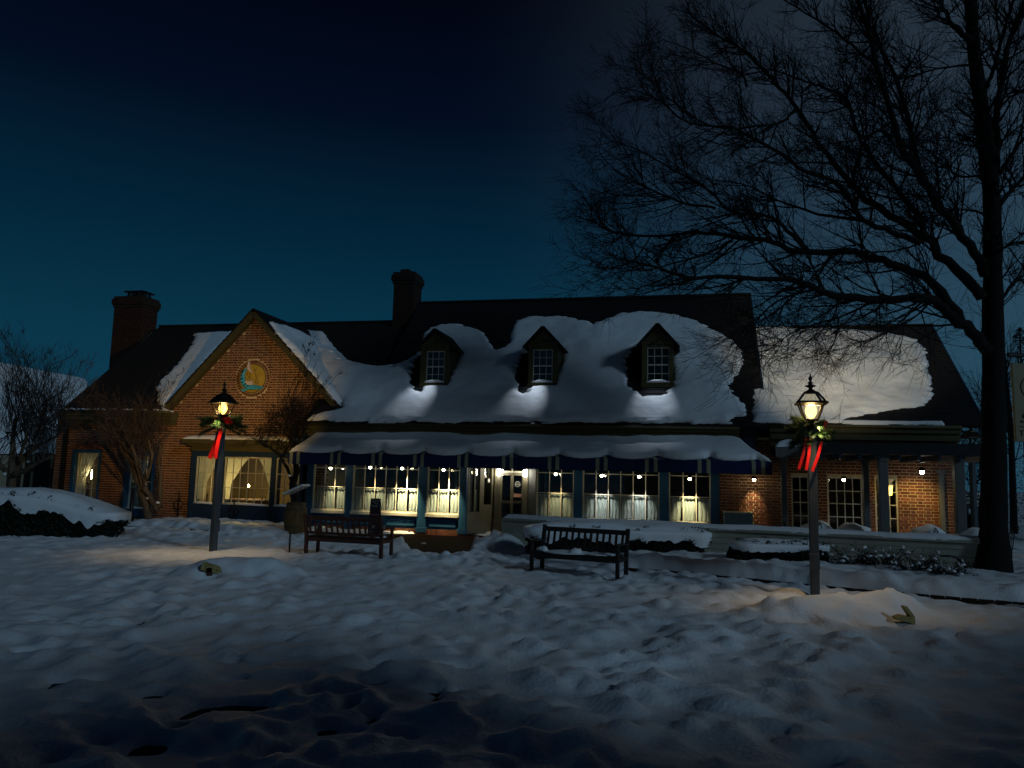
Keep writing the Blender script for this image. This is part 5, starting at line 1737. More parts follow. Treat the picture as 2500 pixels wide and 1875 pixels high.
# ------------------------------------------------------------------ barrel with menu stand, chalkboard
bp = W(hp(722, 1250, -2.6)[0], -2.6)
BR = thing('barrel', 'old oak barrel standing left of the blue windows', 'barrel', (bp.x, bp.y, 0), -ANG)
zb = at_depth(722, 1226, bp.y).z
prof = [(0, .27), (.15, .31), (.35, .345), (.5, .35), (.65, .345), (.85, .31), (1.0, .275)]
for k in range(18):
    a0, a1 = 2*math.pi*k/18+.012, 2*math.pi*(k+1)/18-.012
    mb = MB()
    for t, r_ in prof:
        for a in (a0, a1):
            for q in (0, .025):
                mb.v.append(((r_-q)*math.cos(a), (r_-q)*math.sin(a), t*zb))
    for i in range(len(prof)-1):
        b_ = i*4
        mb.f += [(b_, b_+2, b_+6, b_+4), (b_+1, b_+5, b_+7, b_+3), (b_, b_+4, b_+5, b_+1), (b_+2, b_+3, b_+7, b_+6)]
    part(mb, 'stave', M_OAK, BR)
for t, r_ in ((.04, .286), (.22, .328), (.78, .328), (.95, .290)):
    part(MB().lathe([(r_+.002, t*zb-.025), (r_+.008, t*zb-.025), (r_+.008, t*zb+.025), (r_+.002, t*zb+.025)], 28), 'hoop', mat('rusty_hoop%d' % int(t*100), (.11, .085, .045), rough=.5, var=.3, metal=.4), BR, True)
part(MB().lathe([(.27, zb-.05), (.27, zb-.03)], 24), 'head', M_OAK, BR)
MS = thing('menu_stand', 'white slanted menu case on iron legs on top of the barrel', 'menu stand', (bp.x, bp.y, zb), -ANG)
mz = at_depth(722, 1193, bp.y).z-zb
for sx in (-.05, .2):
    for sy in (-.16, .16):
        part(MB().tube([(sx, sy, -.03), (sx, sy, mz+sx*.5)], .012, 6), 'leg', M_IRON, MS)
part(MB().box(-.22, .24, -.2, .2, -.03, -.012), 'base', M_IRON, MS)
mc = MB()
mc.obox((-.34, 0, mz-.17), (.30, 0, mz+.12), .52, .06)
part(mc, 'case', mat('white_case_paint', (.7, .7, .66), rough=.5, var=.05), MS)
mc = MB()
mc.obox((-.29, 0, mz-.145+.034), (.25, 0, mz+.098+.034), .44, .006)
part(mc, 'menu_sheet', mat('dim_menu_paper', (.17, .13, .09), rough=.8, var=.3, scale=15), MS)
cp_ = W(hp(915, 1280, -3.2)[0], -3.2)
CH = thing('chalkboard_sign', 'narrow black chalkboard sign with handwriting behind the red bench', 'sign', (cp_.x, cp_.y, 0), -ANG+.15)
zc = at_depth(915, 1217, cp_.y).z
for sg in (-1, 1):
    t_ = MB()
    t_.add([(-.155, -.22*sg*1, 0), (.155, -.22*sg, 0), (.155, -.19*sg, 0), (-.155, -.19*sg, 0), (-.145, -.025*sg, zc), (.145, -.025*sg, zc), (.145, .0, zc), (-.145, .0, zc)],
           [(0,3,2,1),(4,5,6,7),(0,1,5,4),(1,2,6,5),(2,3,7,6),(3,0,4,7)])
    part(t_, 'board', M_BOARD, CH)
kx = .195/zc
def on_board(me, x, z, matl, name='writing'):
    o = bpy.data.objects.new(name, me)
    link(o, CH, matl)
    o.location = (x, -.22+kx*z-.004, z)
    o.rotation_euler = (math.pi/2-math.atan(kx), 0, 0)
on_board(text_mesh('LUNCHES', .062), 0, zc*.60, M_CHALKR)
on_board(text_mesh('OPEN', .085), 0, zc*.46, M_CHALK)
for z, x0, x1, ht in ((.93, -.09, .02, .035), (.94, .05, .11, .02), (.87, -.02, .10, .008), (.82, -.11, .0, .022), (.81, .01, .06, .015), (.33, -.05, .10, .022), (.29, -.06, .03, .014), (.18, -.11, -.01, .024)):
    q = MB()
    n = 9
    q.tube([(x0+(x1-x0)*i/n, (ht if i % 2 else -ht)*rnd.uniform(.4, 1), 0) for i in range(n+1)], .0045, 4)
    on_board(q.mesh('writing'), 0, zc*z, M_CHALK)

# ------------------------------------------------------------------ edging bricks, posts, buried benches
for E_, lb in ((EDGE_L, 'dark brick edging of the bed before the bay window'), (EDGE_R, 'dark brick edging of the bed below the hedges')):
    ed = thing('brick_edging', lb, 'edging', (E_[0].x, E_[0].y, 0))
    OFF[ed.name] = Vector((-E_[0].x, -E_[0].y, 0))
    core = MB()
    for a, b_ in zip(E_[:-1], E_[1:]):
        core.obox((a.x, a.y+.06, -.06), (b_.x, b_.y+.06, -.06), .08, .14)
    part(core, 'bed_joint', M_DMORT, ed)
    for a, b_ in zip(E_[:-1], E_[1:]):
        l = (b_-a).length
        n = max(1, int(l/.22))
        for i in range(n):
            p, q = a.lerp(b_, (i+.03)/n), a.lerp(b_, (i+.97)/n)
            part(MB().obox((p.x, p.y+.05, -.035+rnd.uniform(-.006, .006)), (q.x, q.y+.05, -.035), .10, .15), 'brick', M_DBRICK, ed)
def hitch(pxx, pyb, pyt, label):
    g_ = gnd(pxx, pyb)
    h_ = at_depth(pxx, pyt, g_.y).z
    r_ = thing('hitching_post', label, 'post', (g_.x, g_.y, 0), 0, 'iron hitching posts')
    part(MB().lathe([(.028, -.15), (.028, h_*.62), (.045, h_*.64), (.028, h_*.67), (.022, h_*.86), (.038, h_*.88), (.012, h_*.93), (.003, h_)], 10), 'shaft', M_IRON, r_, True)
    part(MB().tube([(.17*math.cos(t), 0, h_*.52+.17*math.sin(t)) for t in [2*math.pi*i/24 for i in range(25)]], .018, 6), 'ring', M_IRON, r_, True)
    fl = MB()
    for sx in (-1, 1):
        fl.tube([(sx*.02, 0, h_*.30), (sx*.10, 0, h_*.34), (sx*.12, 0, h_*.42), (sx*.09, 0, h_*.45)], .012, 5)
    part(fl, 'scroll', M_IRON, r_, True)
hitch(432, 1273, 1195, 'black iron hitching post with ring at the brick corner left of the bay')
hitch(501, 1277, 1200, 'black iron hitching post with ring under the left bay window')
hitch(568, 1281, 1217, 'black iron hitching post with ring right of the lantern post')
def bollard(pxx, pyb, pyt, label):
    g_ = gnd(pxx, pyb)
    h_ = at_depth(pxx, pyt, g_.y).z
    r_ = thing('bollard', label, 'bollard', (g_.x, g_.y, 0), 0, 'fluted iron bollards')
    part(MB().lathe([(.14, -.1), (.14, .06), (.11, .10), (.10, .2), (.07, .26), (.055, h_*.6), (.045, h_*.82), (.065, h_*.84), (.045, h_*.87), (.03, h_*.9)], 14), 'shaft', M_IRON, r_, True)
    part(MB().lathe([(.01, -.06), (.05, -.035), (.06, 0), (.05, .035), (.01, .06)], 12, (0, 0, h_-.04)), 'ball', M_IRON, r_, True)
bollard(318, 1276, 1180, 'black fluted bollard with a ball top beside the crepe myrtle')
bollard(208, 1262, 1177, 'dark bollard in front of the window with the tall candle')
g_ = gnd(706, 1350)
r_ = thing('iron_stake', 'short plain rusty stake left of the reddish bench', 'stake', (g_.x, g_.y, 0))
h_ = at_depth(708, 1301, g_.y).z
part(MB().lathe([(.022, -.15), (.022, h_-.03)], 8), 'rod', M_BRONZE, r_, True)
part(MB().lathe([(.03, h_-.03), (.042, h_-.01), (.036, h_)], 10), 'cap', M_BRONZE, r_, True)
# left buried bench: tan seat end on a dark leg
p0 = gnd(512, 1409)
r_ = thing('buried_bench', 'tan plank end of a snow buried bench below the left lantern post', 'bench', (p0.x, p0.y, 0), 0)
def rel(x, y, dep=p0.y):
    q = at_depth(x, y, dep)
    return Vector((q.x-p0.x, 0, q.z))
part(MB().obox(rel(516, 1420), rel(512, 1386), .10, .10, (0, 1, 0)), 'leg', M_TEAK, r_)
ql = [rel(*q) for q in ((497, 1372), (531, 1383), (549, 1400), (544, 1406), (520, 1397), (492, 1390))]
part(MB().prism([(q.x, q.z) for q in ql][::-1], -.05, .08), 'seat_end', M_TAN, r_)
for q in ((506, 1382), (522, 1388), (533, 1392)):
    c = rel(*q)
    part(MB().box(c.x-.008, c.x+.008, -.056, -.045, c.z-.008, c.z+.008), 'bolt', M_IRON, r_)
p0 = gnd(2222, 1523)
r_ = thing('buried_bench', 'tan angled end of a snow buried bench below the right lantern post', 'bench', (p0.x, p0.y, 0), 0)
def rel2(x, y):
    q = at_depth(x, y, p0.y)
    return Vector((q.x-p0.x, 0, q.z))
ql = [rel2(*q) for q in ((2203, 1480), (2210, 1479), (2229, 1503), (2231, 1522), (2222, 1522), (2220, 1506))]
part(MB().prism([(q.x, q.z) for q in ql][::-1], -.05, .06), 'back_end', M_TAN, r_)
ql = [rel2(*q) for q in ((2184, 1506), (2198, 1501), (2221, 1505), (2222, 1520), (2186, 1512))]
part(MB().prism([(q.x, q.z) for q in ql][::-1], -.07, .08), 'seat_end', M_TAN, r_)
part(MB().obox(rel2(2222, 1518), rel2(2222, 1530)+Vector((0, 0, -.05)), .07, .07, (0, 1, 0)), 'leg', M_TEAK, r_)
# fallen twig
p0 = gnd(348, 1527)
r_ = thing('fallen_twig', 'little dark forked twig lying on the snow', 'twig', (p0.x, p0.y, snow_at(p0.x, p0.y)+.01))
part(MB().tube([(-.06, 0, 0), (0, .01, .015), (.06, -.01, .035)], [.006, .006, .003], 5), 'stem', M_TWIG, r_)
part(MB().tube([(0, .01, .015), (.01, .02, .06)], [.005, .002], 5), 'fork', M_TWIG, r_)

# ------------------------------------------------------------------ bare trees
def wobble_path(a, b, n, amp, R):
    pts = [a]
    for i in range(1, n):
        t = i/n
        pts.append(a.lerp(b, t)+Vector((R.uniform(-1, 1), R.uniform(-1, 1), R.uniform(-1, 1)))*amp)
    pts.append(b)
    return pts
def twig(mb, p, d, L, r, lev, R, out_bias, counts, lift=.18):
    n = (5, 4, 3)[min(lev, 2)]
    pts, rad = [p], [r]
    q = p.copy()
    dd = d.normalized()
    for i in range(n):
        dd = (dd+Vector((R.uniform(-1, 1), R.uniform(-1, 1), R.uniform(-.6, 1)))*.16+Vector((0, 0, lift*(i/n)))+out_bias*.06).normalized()
        q = q+dd*(L/n)
        pts.append(q.copy())
        rad.append(r*(1-.8*(i+1)/n)+.0012)
    mb.tube(pts, rad, 4 if lev == 0 else 3, False)
    if lev < len(counts):
        k = counts[lev]
        k = int(k)+(R.random() < k-int(k))
        for j in range(k):
            t = R.uniform(.15, 1.0) if lev else R.uniform(.12, 1)
            i = min(n-1, int(t*n))
            base = pts[i].lerp(pts[i+1], t*n-i)
            dr = (pts[i+1]-pts[i]).normalized()
            s_ = dr.orthogonal().normalized()
            s_.rotate(Matrix.Rotation(R.uniform(0, 6.283), 3, dr))
            a = R.uniform(.45, .95)
            twig(mb, base, dr*math.cos(a)+s_*math.sin(a)*Vector((1, .8, 1)).length/1.6, L*R.uniform(.36, .70), max(.0038, rad[i]*.6), lev+1, R, out_bias, counts, lift)
def zp(x, y):                                        # coordinates read off an enlargement of the crown
    return 1400+x*.4973, y*.4973
LIMBS = [  # (path, start radius, end radius, depth change)
 ([(2060, 2860), (2062, 2500), (2065, 2200), (2062, 1900), (2060, 1600), (2060, 1300), (2052, 1000), (2030, 750), (1995, 470), (1965, 220), (1945, -80), (1935, -400)], .30, .12, .3),
 ([(2030, 1720), (1990, 1660), (1900, 1580), (1790, 1490), (1700, 1462), (1500, 1470), (1290, 1450), (1180, 1410), (1050, 1372), (750, 1362), (560, 1360), (400, 1310), (230, 1270)], .15, .018, -2.0),
 ([(1900, 1580), (1760, 1380), (1560, 1300), (1380, 1240), (1130, 1240), (980, 1190), (780, 1160), (600, 1140), (430, 1160), (200, 1140), (90, 1080)], .12, .015, .8),
 ([(2010, 1450), (1960, 1400), (1800, 1250), (1700, 1140), (1500, 1030), (1390, 930), (1300, 820), (1200, 700), (1090, 520), (980, 400), (850, 260), (700, 170), (560, 60)], .13, .02, 1.5),
 ([(2030, 1340), (1990, 1280), (1880, 1110), (1790, 1010), (1700, 860), (1600, 700), (1550, 520), (1490, 330), (1450, 150), (1390, -30), (1340, -200)], .13, .035, -1.0),
 ([(1720, 900), (1690, 790), (1650, 620), (1600, 420), (1520, 260), (1470, 180), (1440, 60), (1400, -80)], .07, .03, 1.0),
 ([(1720, 1160), (1690, 1050), (1540, 870), (1450, 760), (1390, 640), (1350, 510), (1300, 460), (1150, 405), (1000, 350), (860, 330)], .075, .012, 2.2),
 ([(1700, 1200), (1560, 1130), (1420, 1080), (1300, 900), (1130, 840), (1020, 750), (880, 680), (780, 625), (560, 600), (400, 480), (230, 430)], .075, .010, -2.2),
 ([(1160, 1240), (1050, 1130), (950, 1060), (780, 1040), (660, 930), (480, 830), (330, 740), (180, 690)], .055, .010, -.8),
 ([(700, 1020), (560, 1000), (420, 950), (300, 890), (200, 830), (120, 740)], .035, .008, .6),
 ([(1420, 1080), (1200, 1050), (1000, 980), (820, 900), (640, 880)], .045, .008, 1.4),
 ([(1090, 540), (1020, 600), (900, 620), (700, 625), (540, 540), (400, 420), (310, 340)], .04, .008, -1.4),
 ([(850, 420), (820, 360), (700, 310), (590, 250), (430, 190)], .035, .007, .8),
 ([(780, 1180), (640, 1250), (500, 1290), (330, 1330), (150, 1300)], .035, .007, -1.2),
 ([(1180, 1420), (1000, 1480), (880, 1580), (760, 1640)], .03, .008, -1.0),
 ([(1290, 1450), (1290, 1520), (1240, 1600), (1150, 1680)], .022, .006, -1.4),
 ([(1500, 1470), (1300, 1560), (1100, 1620), (960, 1720)], .03, .007, -2.0),
 ([(1760, 1470), (1660, 1570), (1500, 1650), (1340, 1700)], .028, .007, -1.2),
 ([(1500, 330), (1400, 250), (1250, 130), (1130, 60), (1010, -20)], .045, .015, 1.8),
 ([(1560, 600), (1480, 650), (1380, 690), (1280, 700), (1150, 720)], .03, .007, -1.6),
 ([(1950, 200), (1860, 120), (1820, 40), (1780, -60)], .07, .03, -1.0),
 ([(1960, 320), (1820, 330), (1650, 380), (1500, 420), (1400, 470)], .03, .008, 1.2),
 ([(2000, 720), (1880, 700), (1760, 640), (1640, 600)], .025, .006, -1.5),
 ([(2020, 860), (1880, 860), (1820, 770), (1700, 720)], .035, .008, 1.6),
 ([(2030, 1050), (1920, 1030), (1800, 1040), (1690, 1050)], .03, .008, 1.0),
 ([(2070, 950), (2075, 750), (2080, 560), (2130, 250), (2205, 30), (2260, -150)], .10, .04, .9),
 ([(2010, 450), (2050, 380), (2100, 200), (2140, 60), (2200, -80)], .06, .025, -1.2),
 ([(2090, 850), (2180, 720), (2260, 620), (2350, 520)], .05, .015, -1.0),
 ([(2090, 1000), (2200, 880), (2330, 800)], .06, .02, 1.2),
 ([(2075, 1500), (2170, 1380), (2300, 1300)], .05, .015, 1.0),
 ([(2080, 560), (2140, 480), (2220, 440), (2300, 380)], .035, .010, .8),
 ([(2070, 1250), (2140, 1200), (2230, 1180), (2350, 1120)], .04, .010, -1.2),
 ([(1945, -50), (1800, -180), (1650, -300)], .07, .03, 1.0), ([(1945, -80), (2080, -250), (2200, -380)], .06, .03, -1.0)]
TD = 16.7
TR = thing('bare_tree', 'huge bare winter tree with sweeping dark limbs over the end wing', 'tree', (gnd(2450, 1415).x, TD, 0))
OFF[TR.name] = -Vector((gnd(2450, 1415).x, TD, 0))
R = random.Random(21)
trunk, twigs = MB(), MB()
tips = []
for li, (path, r0, r1, dz) in enumerate(LIMBS):
    n = len(path)

    P = []
    for i, q in enumerate(path):
        t = i/(n-1)
        dep = TD+dz*(t**1.2)
        x, y = zp(*q)
        P.append(at_depth(x, y, dep))
    if li == 0:
        P[0] = Vector((P[0].x, P[0].y, -.15))
    # smooth and roughen
    Q, RR = [], []
    for i in range(n-1):
        for s_ in range(4):
            t = s_/4
            p0, p1, p2, p3 = P[max(i-1, 0)], P[i], P[i+1], P[min(i+2, n-1)]
            c = .5*((2*p1)+(p2-p0)*t+(2*p0-5*p1+4*p2-p3)*t*t+(3*p1-p0-3*p2+p3)*t*t*t)
            g_ = (i+t)/(n-1)
            rr_ = r0+(r1-r0)*(g_**.75)
            amp = .012 if li == 0 else min(.05, rr_*.5)
            Q.append(c+Vector((R.uniform(-1, 1), R.uniform(-1, 1), R.uniform(-1, 1)))*amp)
            RR.append(rr_*R.uniform(.94, 1.07))
    Q.append(P[-1]); RR.append(r1)
    if li == 0:
        RR[0], RR[1], RR[2] = .52, .40, .34
    trunk.tube(Q, RR, 12 if li == 0 else 8, True)
    tot = sum((Q[i+1]-Q[i]).length for i in range(len(Q)-1))
    out_b = (Q[-1]-Q[0]).normalized()
    dens = 3.0 if li == 0 else 6.0
    cnt = int(tot*dens)
    for j in range(cnt):
        t = R.uniform(.42 if li == 0 else .14, 1)
        if li > 0:
            t = 1-(1-t)**1.15
        f = t*(len(Q)-1)
        i = min(len(Q)-2, int(f))
        base = Q[i].lerp(Q[i+1], f-i)
        dr = (Q[i+1]-Q[i]).normalized()
        s_ = dr.orthogonal().normalized()
        s_.rotate(Matrix.Rotation(R.uniform(0, 6.283), 3, dr))
        a = R.uniform(.5, 1.05)
        L = R.uniform(.9, 2.5)*(1.0 if li else .9)*(1-.52*t)
        twig(twigs, base, dr*math.cos(a)+s_*math.sin(a), L, min(.022, RR[i]*.5)+.003, 0, R, out_b*.6, (6.4, 5.4), .05)
part(trunk, 'trunk', M_BARK, TR, True)
o = part(twigs, 'crown', M_TWIG, TR)
print('tree tris', len(twigs.f)*2, len(trunk.f)*2)

def seed_head(mb, p, d, R, s=.16):
    for k in range(9):
        t = R.uniform(0, 1)
        a = R.uniform(0, 6.283)
        e = d.orthogonal().normalized()
        e.rotate(Matrix.Rotation(a, 3, d))
        q = p+d*(t*s)
        mb.tube([q, q+(d*.7+e*.7)*R.uniform(.05, .12)*(1.2-t*.5)], [.005, .007], 3)
def myrtle(label, stems, depth, shoots, seed, mats=(M_MYRTLE, M_MTWIG), extra=0, fans=()):
    R = random.Random(seed)
    p0 = at_depth(stems[0][0][0][0], stems[0][0][0][1], depth)
    r_ = thing('crepe_myrtle', label, 'tree', (p0.x, p0.y, 0))
    OFF[r_.name] = -Vector((p0.x, p0.y, 0))
    st, tw = MB(), MB()
    ends = []
    for path, r0, r1, dz in stems:
        n = len(path)
        P = [at_depth(x, y, depth+dz*i/(n-1)) for i, (x, y) in enumerate(path)]
        if dz == 0 or path is stems[0][0]:
            P[0].z = min(P[0].z, -.1) if path is stems[0][0] else P[0].z
        Q, RR = [], []
        for i in range(n-1):
            for s_ in range(3):
                Q.append(P[i].lerp(P[i+1], s_/3)+Vector((R.uniform(-1, 1), R.uniform(-1, 1), R.uniform(-1, 1)))*.018)
                t = (i+s_/3)/(n-1)
                RR.append((r0+(r1-r0)*t)*R.uniform(.85, 1.2))
        Q.append(P[-1]); RR.append(r1*1.25)
        st.tube(Q, RR, 8)
        ends.append(Q)
    part(st, 'trunk', mats[0], r_, True)
    for (x0, x1, y0, y1, cnt, k) in shoots:              # upright whips reaching into this part of the view
        for j in range(cnt):
            tx, ty = R.uniform(x0, x1), R.uniform(y0, y1)
            top = at_depth(tx, ty, depth+R.uniform(-.9, .9))
            Q = R.choice(ends)
            best = sorted(Q[len(Q)//3:], key=lambda q: (q.x-top.x)**2+.2*(q.z-top.z)**2)[:6]
            b_ = R.choice(best)
            m1 = b_.lerp(top, .35)+Vector((R.uniform(-.1, .1)+(b_.x-top.x)*-.1, R.uniform(-.1, .1), .1))
            m2 = b_.lerp(top, .7)+Vector((R.uniform(-.1, .1), R.uniform(-.1, .1), .08))
            tw.tube([b_, m1, m2, top], [.014, .011, .008, .004], 4)
            pts = [b_, m1, m2, top]
            for q in range(k):
                t = R.uniform(.25, 1)*3
                i = min(2, int(t))
                s0 = pts[i].lerp(pts[i+1], t-i)
                dr = (pts[i+1]-pts[i]).normalized()
                e = dr.orthogonal().normalized()
                e.rotate(Matrix.Rotation(R.uniform(0, 6.283), 3, dr))
                twig(tw, s0, dr*.8+e*.55, R.uniform(.25, .7), .006, 1, R, Vector((0, 0, 1)), (0, 3.0), .25)
            if R.random() < .55:
                seed_head(tw, top-Vector((0, 0, .05)), (top-m2).normalized(), R)
    o = part(tw, 'crown', mats[1], r_)
    for q in fans:
        c = at_depth(q[0], q[1], depth-.12)
        m_ = MB().lathe([(.01, -.03), (q[2], -.01), (q[2]*.8, .035), (.01, .06)], 10, tuple(c))
        part(m_, 'snow_clump', M_SNOW, r_, True)
    return r_
myrtle('multi-stemmed bare crepe myrtle with gnarled limbs behind the snowy hedge',
       [([(27, 1192), (30, 1160), (45, 1130), (70, 1105), (100, 1085)], .15, .05, .4), ([(30, 1160), (60, 1150), (95, 1130), (130, 1112)], .10, .035, -.3), ([(30, 1160), (28, 1120), (32, 1070), (40, 1020)], .11, .04, 0.3),
        ([(30, 1165), (5, 1140), (-20, 1110), (-45, 1070)], .10, .05, .2), ([(70, 1105), (90, 1060), (105, 1020), (115, 985)], .05, .025, .5), ([(45, 1130), (60, 1080), (70, 1030)], .06, .03, -.5), ([(100, 1085), (140, 1065), (165, 1040)], .045, .02, .3)],
       24.6, [(-20, 60, 810, 900, 26, 5), (40, 140, 840, 930, 30, 5), (120, 230, 860, 960, 26, 5), (0, 180, 930, 1040, 60, 7)], 3, fans=((70, 1128, .06), (12, 1158, .05), (78, 1083, .07)))
myrtle('pollarded crepe myrtle with leaning pale trunk before the narrow windows',
       [([(366, 1262), (352, 1215), (340, 1175), (326, 1130), (296, 1090), (265, 1052), (238, 1030)], .15, .06, .2), ([(352, 1215), (345, 1170), (330, 1120), (322, 1085)], .08, .04, -.3), ([(384, 1248), (368, 1215), (350, 1190)], .10, .09, -.2),
        ([(390, 1240), (392, 1180), (388, 1120), (392, 1085)], .08, .05, .3), ([(345, 1190), (365, 1150), (372, 1110), (362, 1070)], .06, .035, -.2), ([(296, 1090), (285, 1060), (300, 1040)], .06, .04, -.2)],
       27.4, [(205, 300, 965, 1020, 24, 9), (290, 400, 970, 1060, 32, 9), (200, 400, 1000, 1080, 26, 9), (370, 450, 905, 960, 10, 2)], 5, fans=((356, 1192, .05), (361, 1217, .06), (385, 1228, .07)))
myrtle('dark twisted crepe myrtle against the gable beside the awning',
       [([(724, 1258), (720, 1215), (716, 1180), (724, 1150), (716, 1100), (708, 1065)], .15, .06, 0), ([(716, 1180), (700, 1140), (680, 1110), (650, 1085), (615, 1070)], .06, .02, -.3), ([(708, 1065), (700, 1035), (688, 1010)], .05, .03, .2), ([(716, 1100), (735, 1070), (742, 1040)], .05, .03, .1), ([(708, 1065), (712, 1030), (716, 990)], .05, .025, .2)],
       26.2, [(738, 770, 838, 880, 5, 3), (770, 832, 865, 930, 7, 3), (640, 760, 985, 1060, 30, 5), (590, 700, 1040, 1075, 14, 4), (690, 730, 930, 1000, 8, 3)], 8, (M_BARK, M_TWIG), fans=((706, 1162, .07),))

# ------------------------------------------------------------------ hedges and shrubs
def hedge(label, x0, x1, y0, y1, zfun, seed, snow_t, droop, rot=0.0, n=12000, zb=-.05, group='snow capped hedges', cap=True):
    R = random.Random(seed)
    cx, cy = (x0+x1)/2, (y0+y1)/2
    r_ = thing('hedge', label, 'hedge', (cx, cy, 0), rot, group)
    hx, hy = (x1-x0)/2, (y1-y0)/2
    def peri(u):                                     # rounded rectangle, evenly walked
        t = (u % 1)*4*(hx+hy)
        if t < 2*hx:
            x, y = -hx+t, -hy
        elif t < 2*hx+2*hy:
            x, y = hx, -hy+t-2*hx
        elif t < 4*hx+2*hy:
            x, y = hx-(t-2*hx-2*hy), hy
        else:
            x, y = -hx, hy-(t-4*hx-2*hy)
        ax_, ay_ = hx-.3, hy-.3                       # corner radius
        if abs(x) > ax_ and abs(y) > ay_:
            dx_, dy_ = abs(x)-ax_, abs(y)-ay_
            k_ = .3/math.hypot(dx_, dy_)
            x, y = math.copysign(ax_+dx_*k_, x), math.copysign(ay_+dy_*k_, y)
        return x, y
    # dark heart of branches
    nu, nv = 72, 14
    core = MB()
    def surf(u, v, s=1.0):
        x, y = peri(u)
        x, y = x*s, y*s
        zt = zfun(cx+x)
        t = v
        sh = 1-.10*(1-t)**2-.16*max(0, t-.75)/.25*max(0, t-.75)/.25
        b_ = 1+.06*math.sin(x*5.3+seed)+.05*math.sin(x*11+y*7)+.04*math.sin(t*9+x*3)
        return Vector((x*sh*b_*.98, y*sh*b_, zb+(zt-zb)*t*(.96 if s < 1 else 1)))
    for j in range(nv+1):
        for i in range(nu):
            core.v.append(tuple(surf(i/nu, j/nv, .86)))
    for j in range(nv):
        for i in range(nu):
            core.f.append((j*nu+i, j*nu+(i+1) % nu, (j+1)*nu+(i+1) % nu, (j+1)*nu+i))
    core.f.append(tuple(nv*nu+i for i in range(nu)))
    part(core, 'branches', M_LEAF, r_)
    lf = MB()
    for k in range(n):
        u, v = R.random(), R.random()**.8
        p = surf(u, v, 1.0)*1.0+Vector((R.uniform(-.05, .05), R.uniform(-.05, .05), R.uniform(-.04, .05)))
        s_ = R.uniform(.028, .06)
        d = Vector((R.uniform(-1, 1), R.uniform(-1, 1), R.uniform(-.5, 1))).normalized()
        e = d.orthogonal().normalized()
        lf.add([tuple(p-e*s_*.5), tuple(p+d*s_), tuple(p+e*s_*.5), tuple(p-d*s_*.6)], [(0,1,2,3)])
    for k in range(90 if cap else 0):                # sprigs pushing up through the snow near its rim
        x, y = peri(R.random())
        q = R.uniform(.80, 1.02)
        c0 = Vector((x*q, y*q, zfun(cx+x)+snow_t*R.uniform(-.5, .62)))
        for j in range(16):
            p = c0+Vector((R.uniform(-.07, .07), R.uniform(-.07, .07), R.uniform(-.05, .07)))
            d = Vector((R.uniform(-1, 1), R.uniform(-1, 1), R.uniform(-.2, 1))).normalized()
            e = d.orthogonal().normalized()
            s_ = R.uniform(.022, .045)
            lf.add([tuple(p-e*s_*.5), tuple(p+d*s_), tuple(p+e*s_*.5), tuple(p-d*s_*.6)], [(0,1,2,3)])
    o = part(lf, 'foliage', M_LEAF, r_)
    o['kind'] = 'stuff'
    if cap:
        # snow: level top, rolling over the edge and hanging down unevenly
        na, nr = 220, 26
        cp = MB()
        for j in range(nr+1):
            t = j/nr
            for i in range(na):
                ux, uy = peri(i/na)
                ex, ey = ux/hx, uy/hy
                a = i/na*4*(hx+hy)/1.6
                c_, s_ = (ux/abs(ux) if abs(ux) > hx-.3 else 0)*min(1, max(0, (abs(ux)-hx+.3)/.3)), (uy/abs(uy) if abs(uy) > hy-.3 else 0)*min(1, max(0, (abs(uy)-hy+.3)/.3))
                w_ = float(vn(np.array(a*3.0), np.array(seed*1.7), 5))+.6*float(vn(np.array(a*9.0), np.array(seed*2.7), 6))+.2*float(vn(np.array(a*24.0), np.array(seed*3.7), 7))
                dr = droop*(1+1.5*w_)*(1.0 if uy < 0 else .6)
                if t < .62:
                    q = t/.62
                    x, y = hx*1.0*ex*q, hy*1.0*ey*q
                    lum = .05*float(vn(np.array((cx+x)*1.3), np.array(y*1.8), seed))+.025*float(vn(np.array((cx+x)*3.5), np.array(y*3.5), seed+1))
                    z = zfun(cx+x)+snow_t*(1-.55*q**5)+lum*(1-q**6)
                else:
                    q = (t-.62)/.38
                    an = q*math.pi/2
                    x = hx*ex+(.10*math.sin(min(1, q*1.6)*math.pi/2)-.05*q*q)*c_/max(1, math.hypot(c_, s_))
                    y = hy*ey+(.10*math.sin(min(1, q*1.6)*math.pi/2)-.05*q*q)*s_/max(1, math.hypot(c_, s_))
                    z = zfun(cx+x)+snow_t*.45-(snow_t*.45+dr)*(1-math.cos(an))
                cp.v.append((x, y, z))
        for j in range(nr):
            for i in range(na):
                cp.f.append((j*na+i, j*na+(i+1) % na, (j+1)*na+(i+1) % na, (j+1)*na+i))
        part(cp, 'snow_cap', M_SNOW, r_, True)
    return r_
hq0, hq1 = gnd(300, 1316), gnd(20, 1310)
hedge('long clipped hedge under a deep smooth snow cap beside the brick house', -15.6, -10.72, 21.0, 22.2, lambda x: .52+.40*float(sstep(-10.8, -13.2, np.array(x))), 3, .36, .20, .03)
ca, cb_ = gnd(1285, 1352, .1), gnd(1738, 1364, .1)
cang = math.atan2(cb_.y-ca.y, cb_.x-ca.x)
cl_ = (cb_-ca).length
cm_ = (ca+cb_)/2
ho = hedge('rounded dark hedge under a deep snow cap behind the dark bench', cm_.x-cl_/2, cm_.x+cl_/2, cm_.y, cm_.y+1.0, lambda x: .60, 5, .26, .16, cang, 12000, .0)
ca, cb_ = gnd(1805, 1382, .1), gnd(2030, 1388, .1)
cang = math.atan2(cb_.y-ca.y, cb_.x-ca.x)
cl_ = (cb_-ca).length
cm_ = (ca+cb_)/2
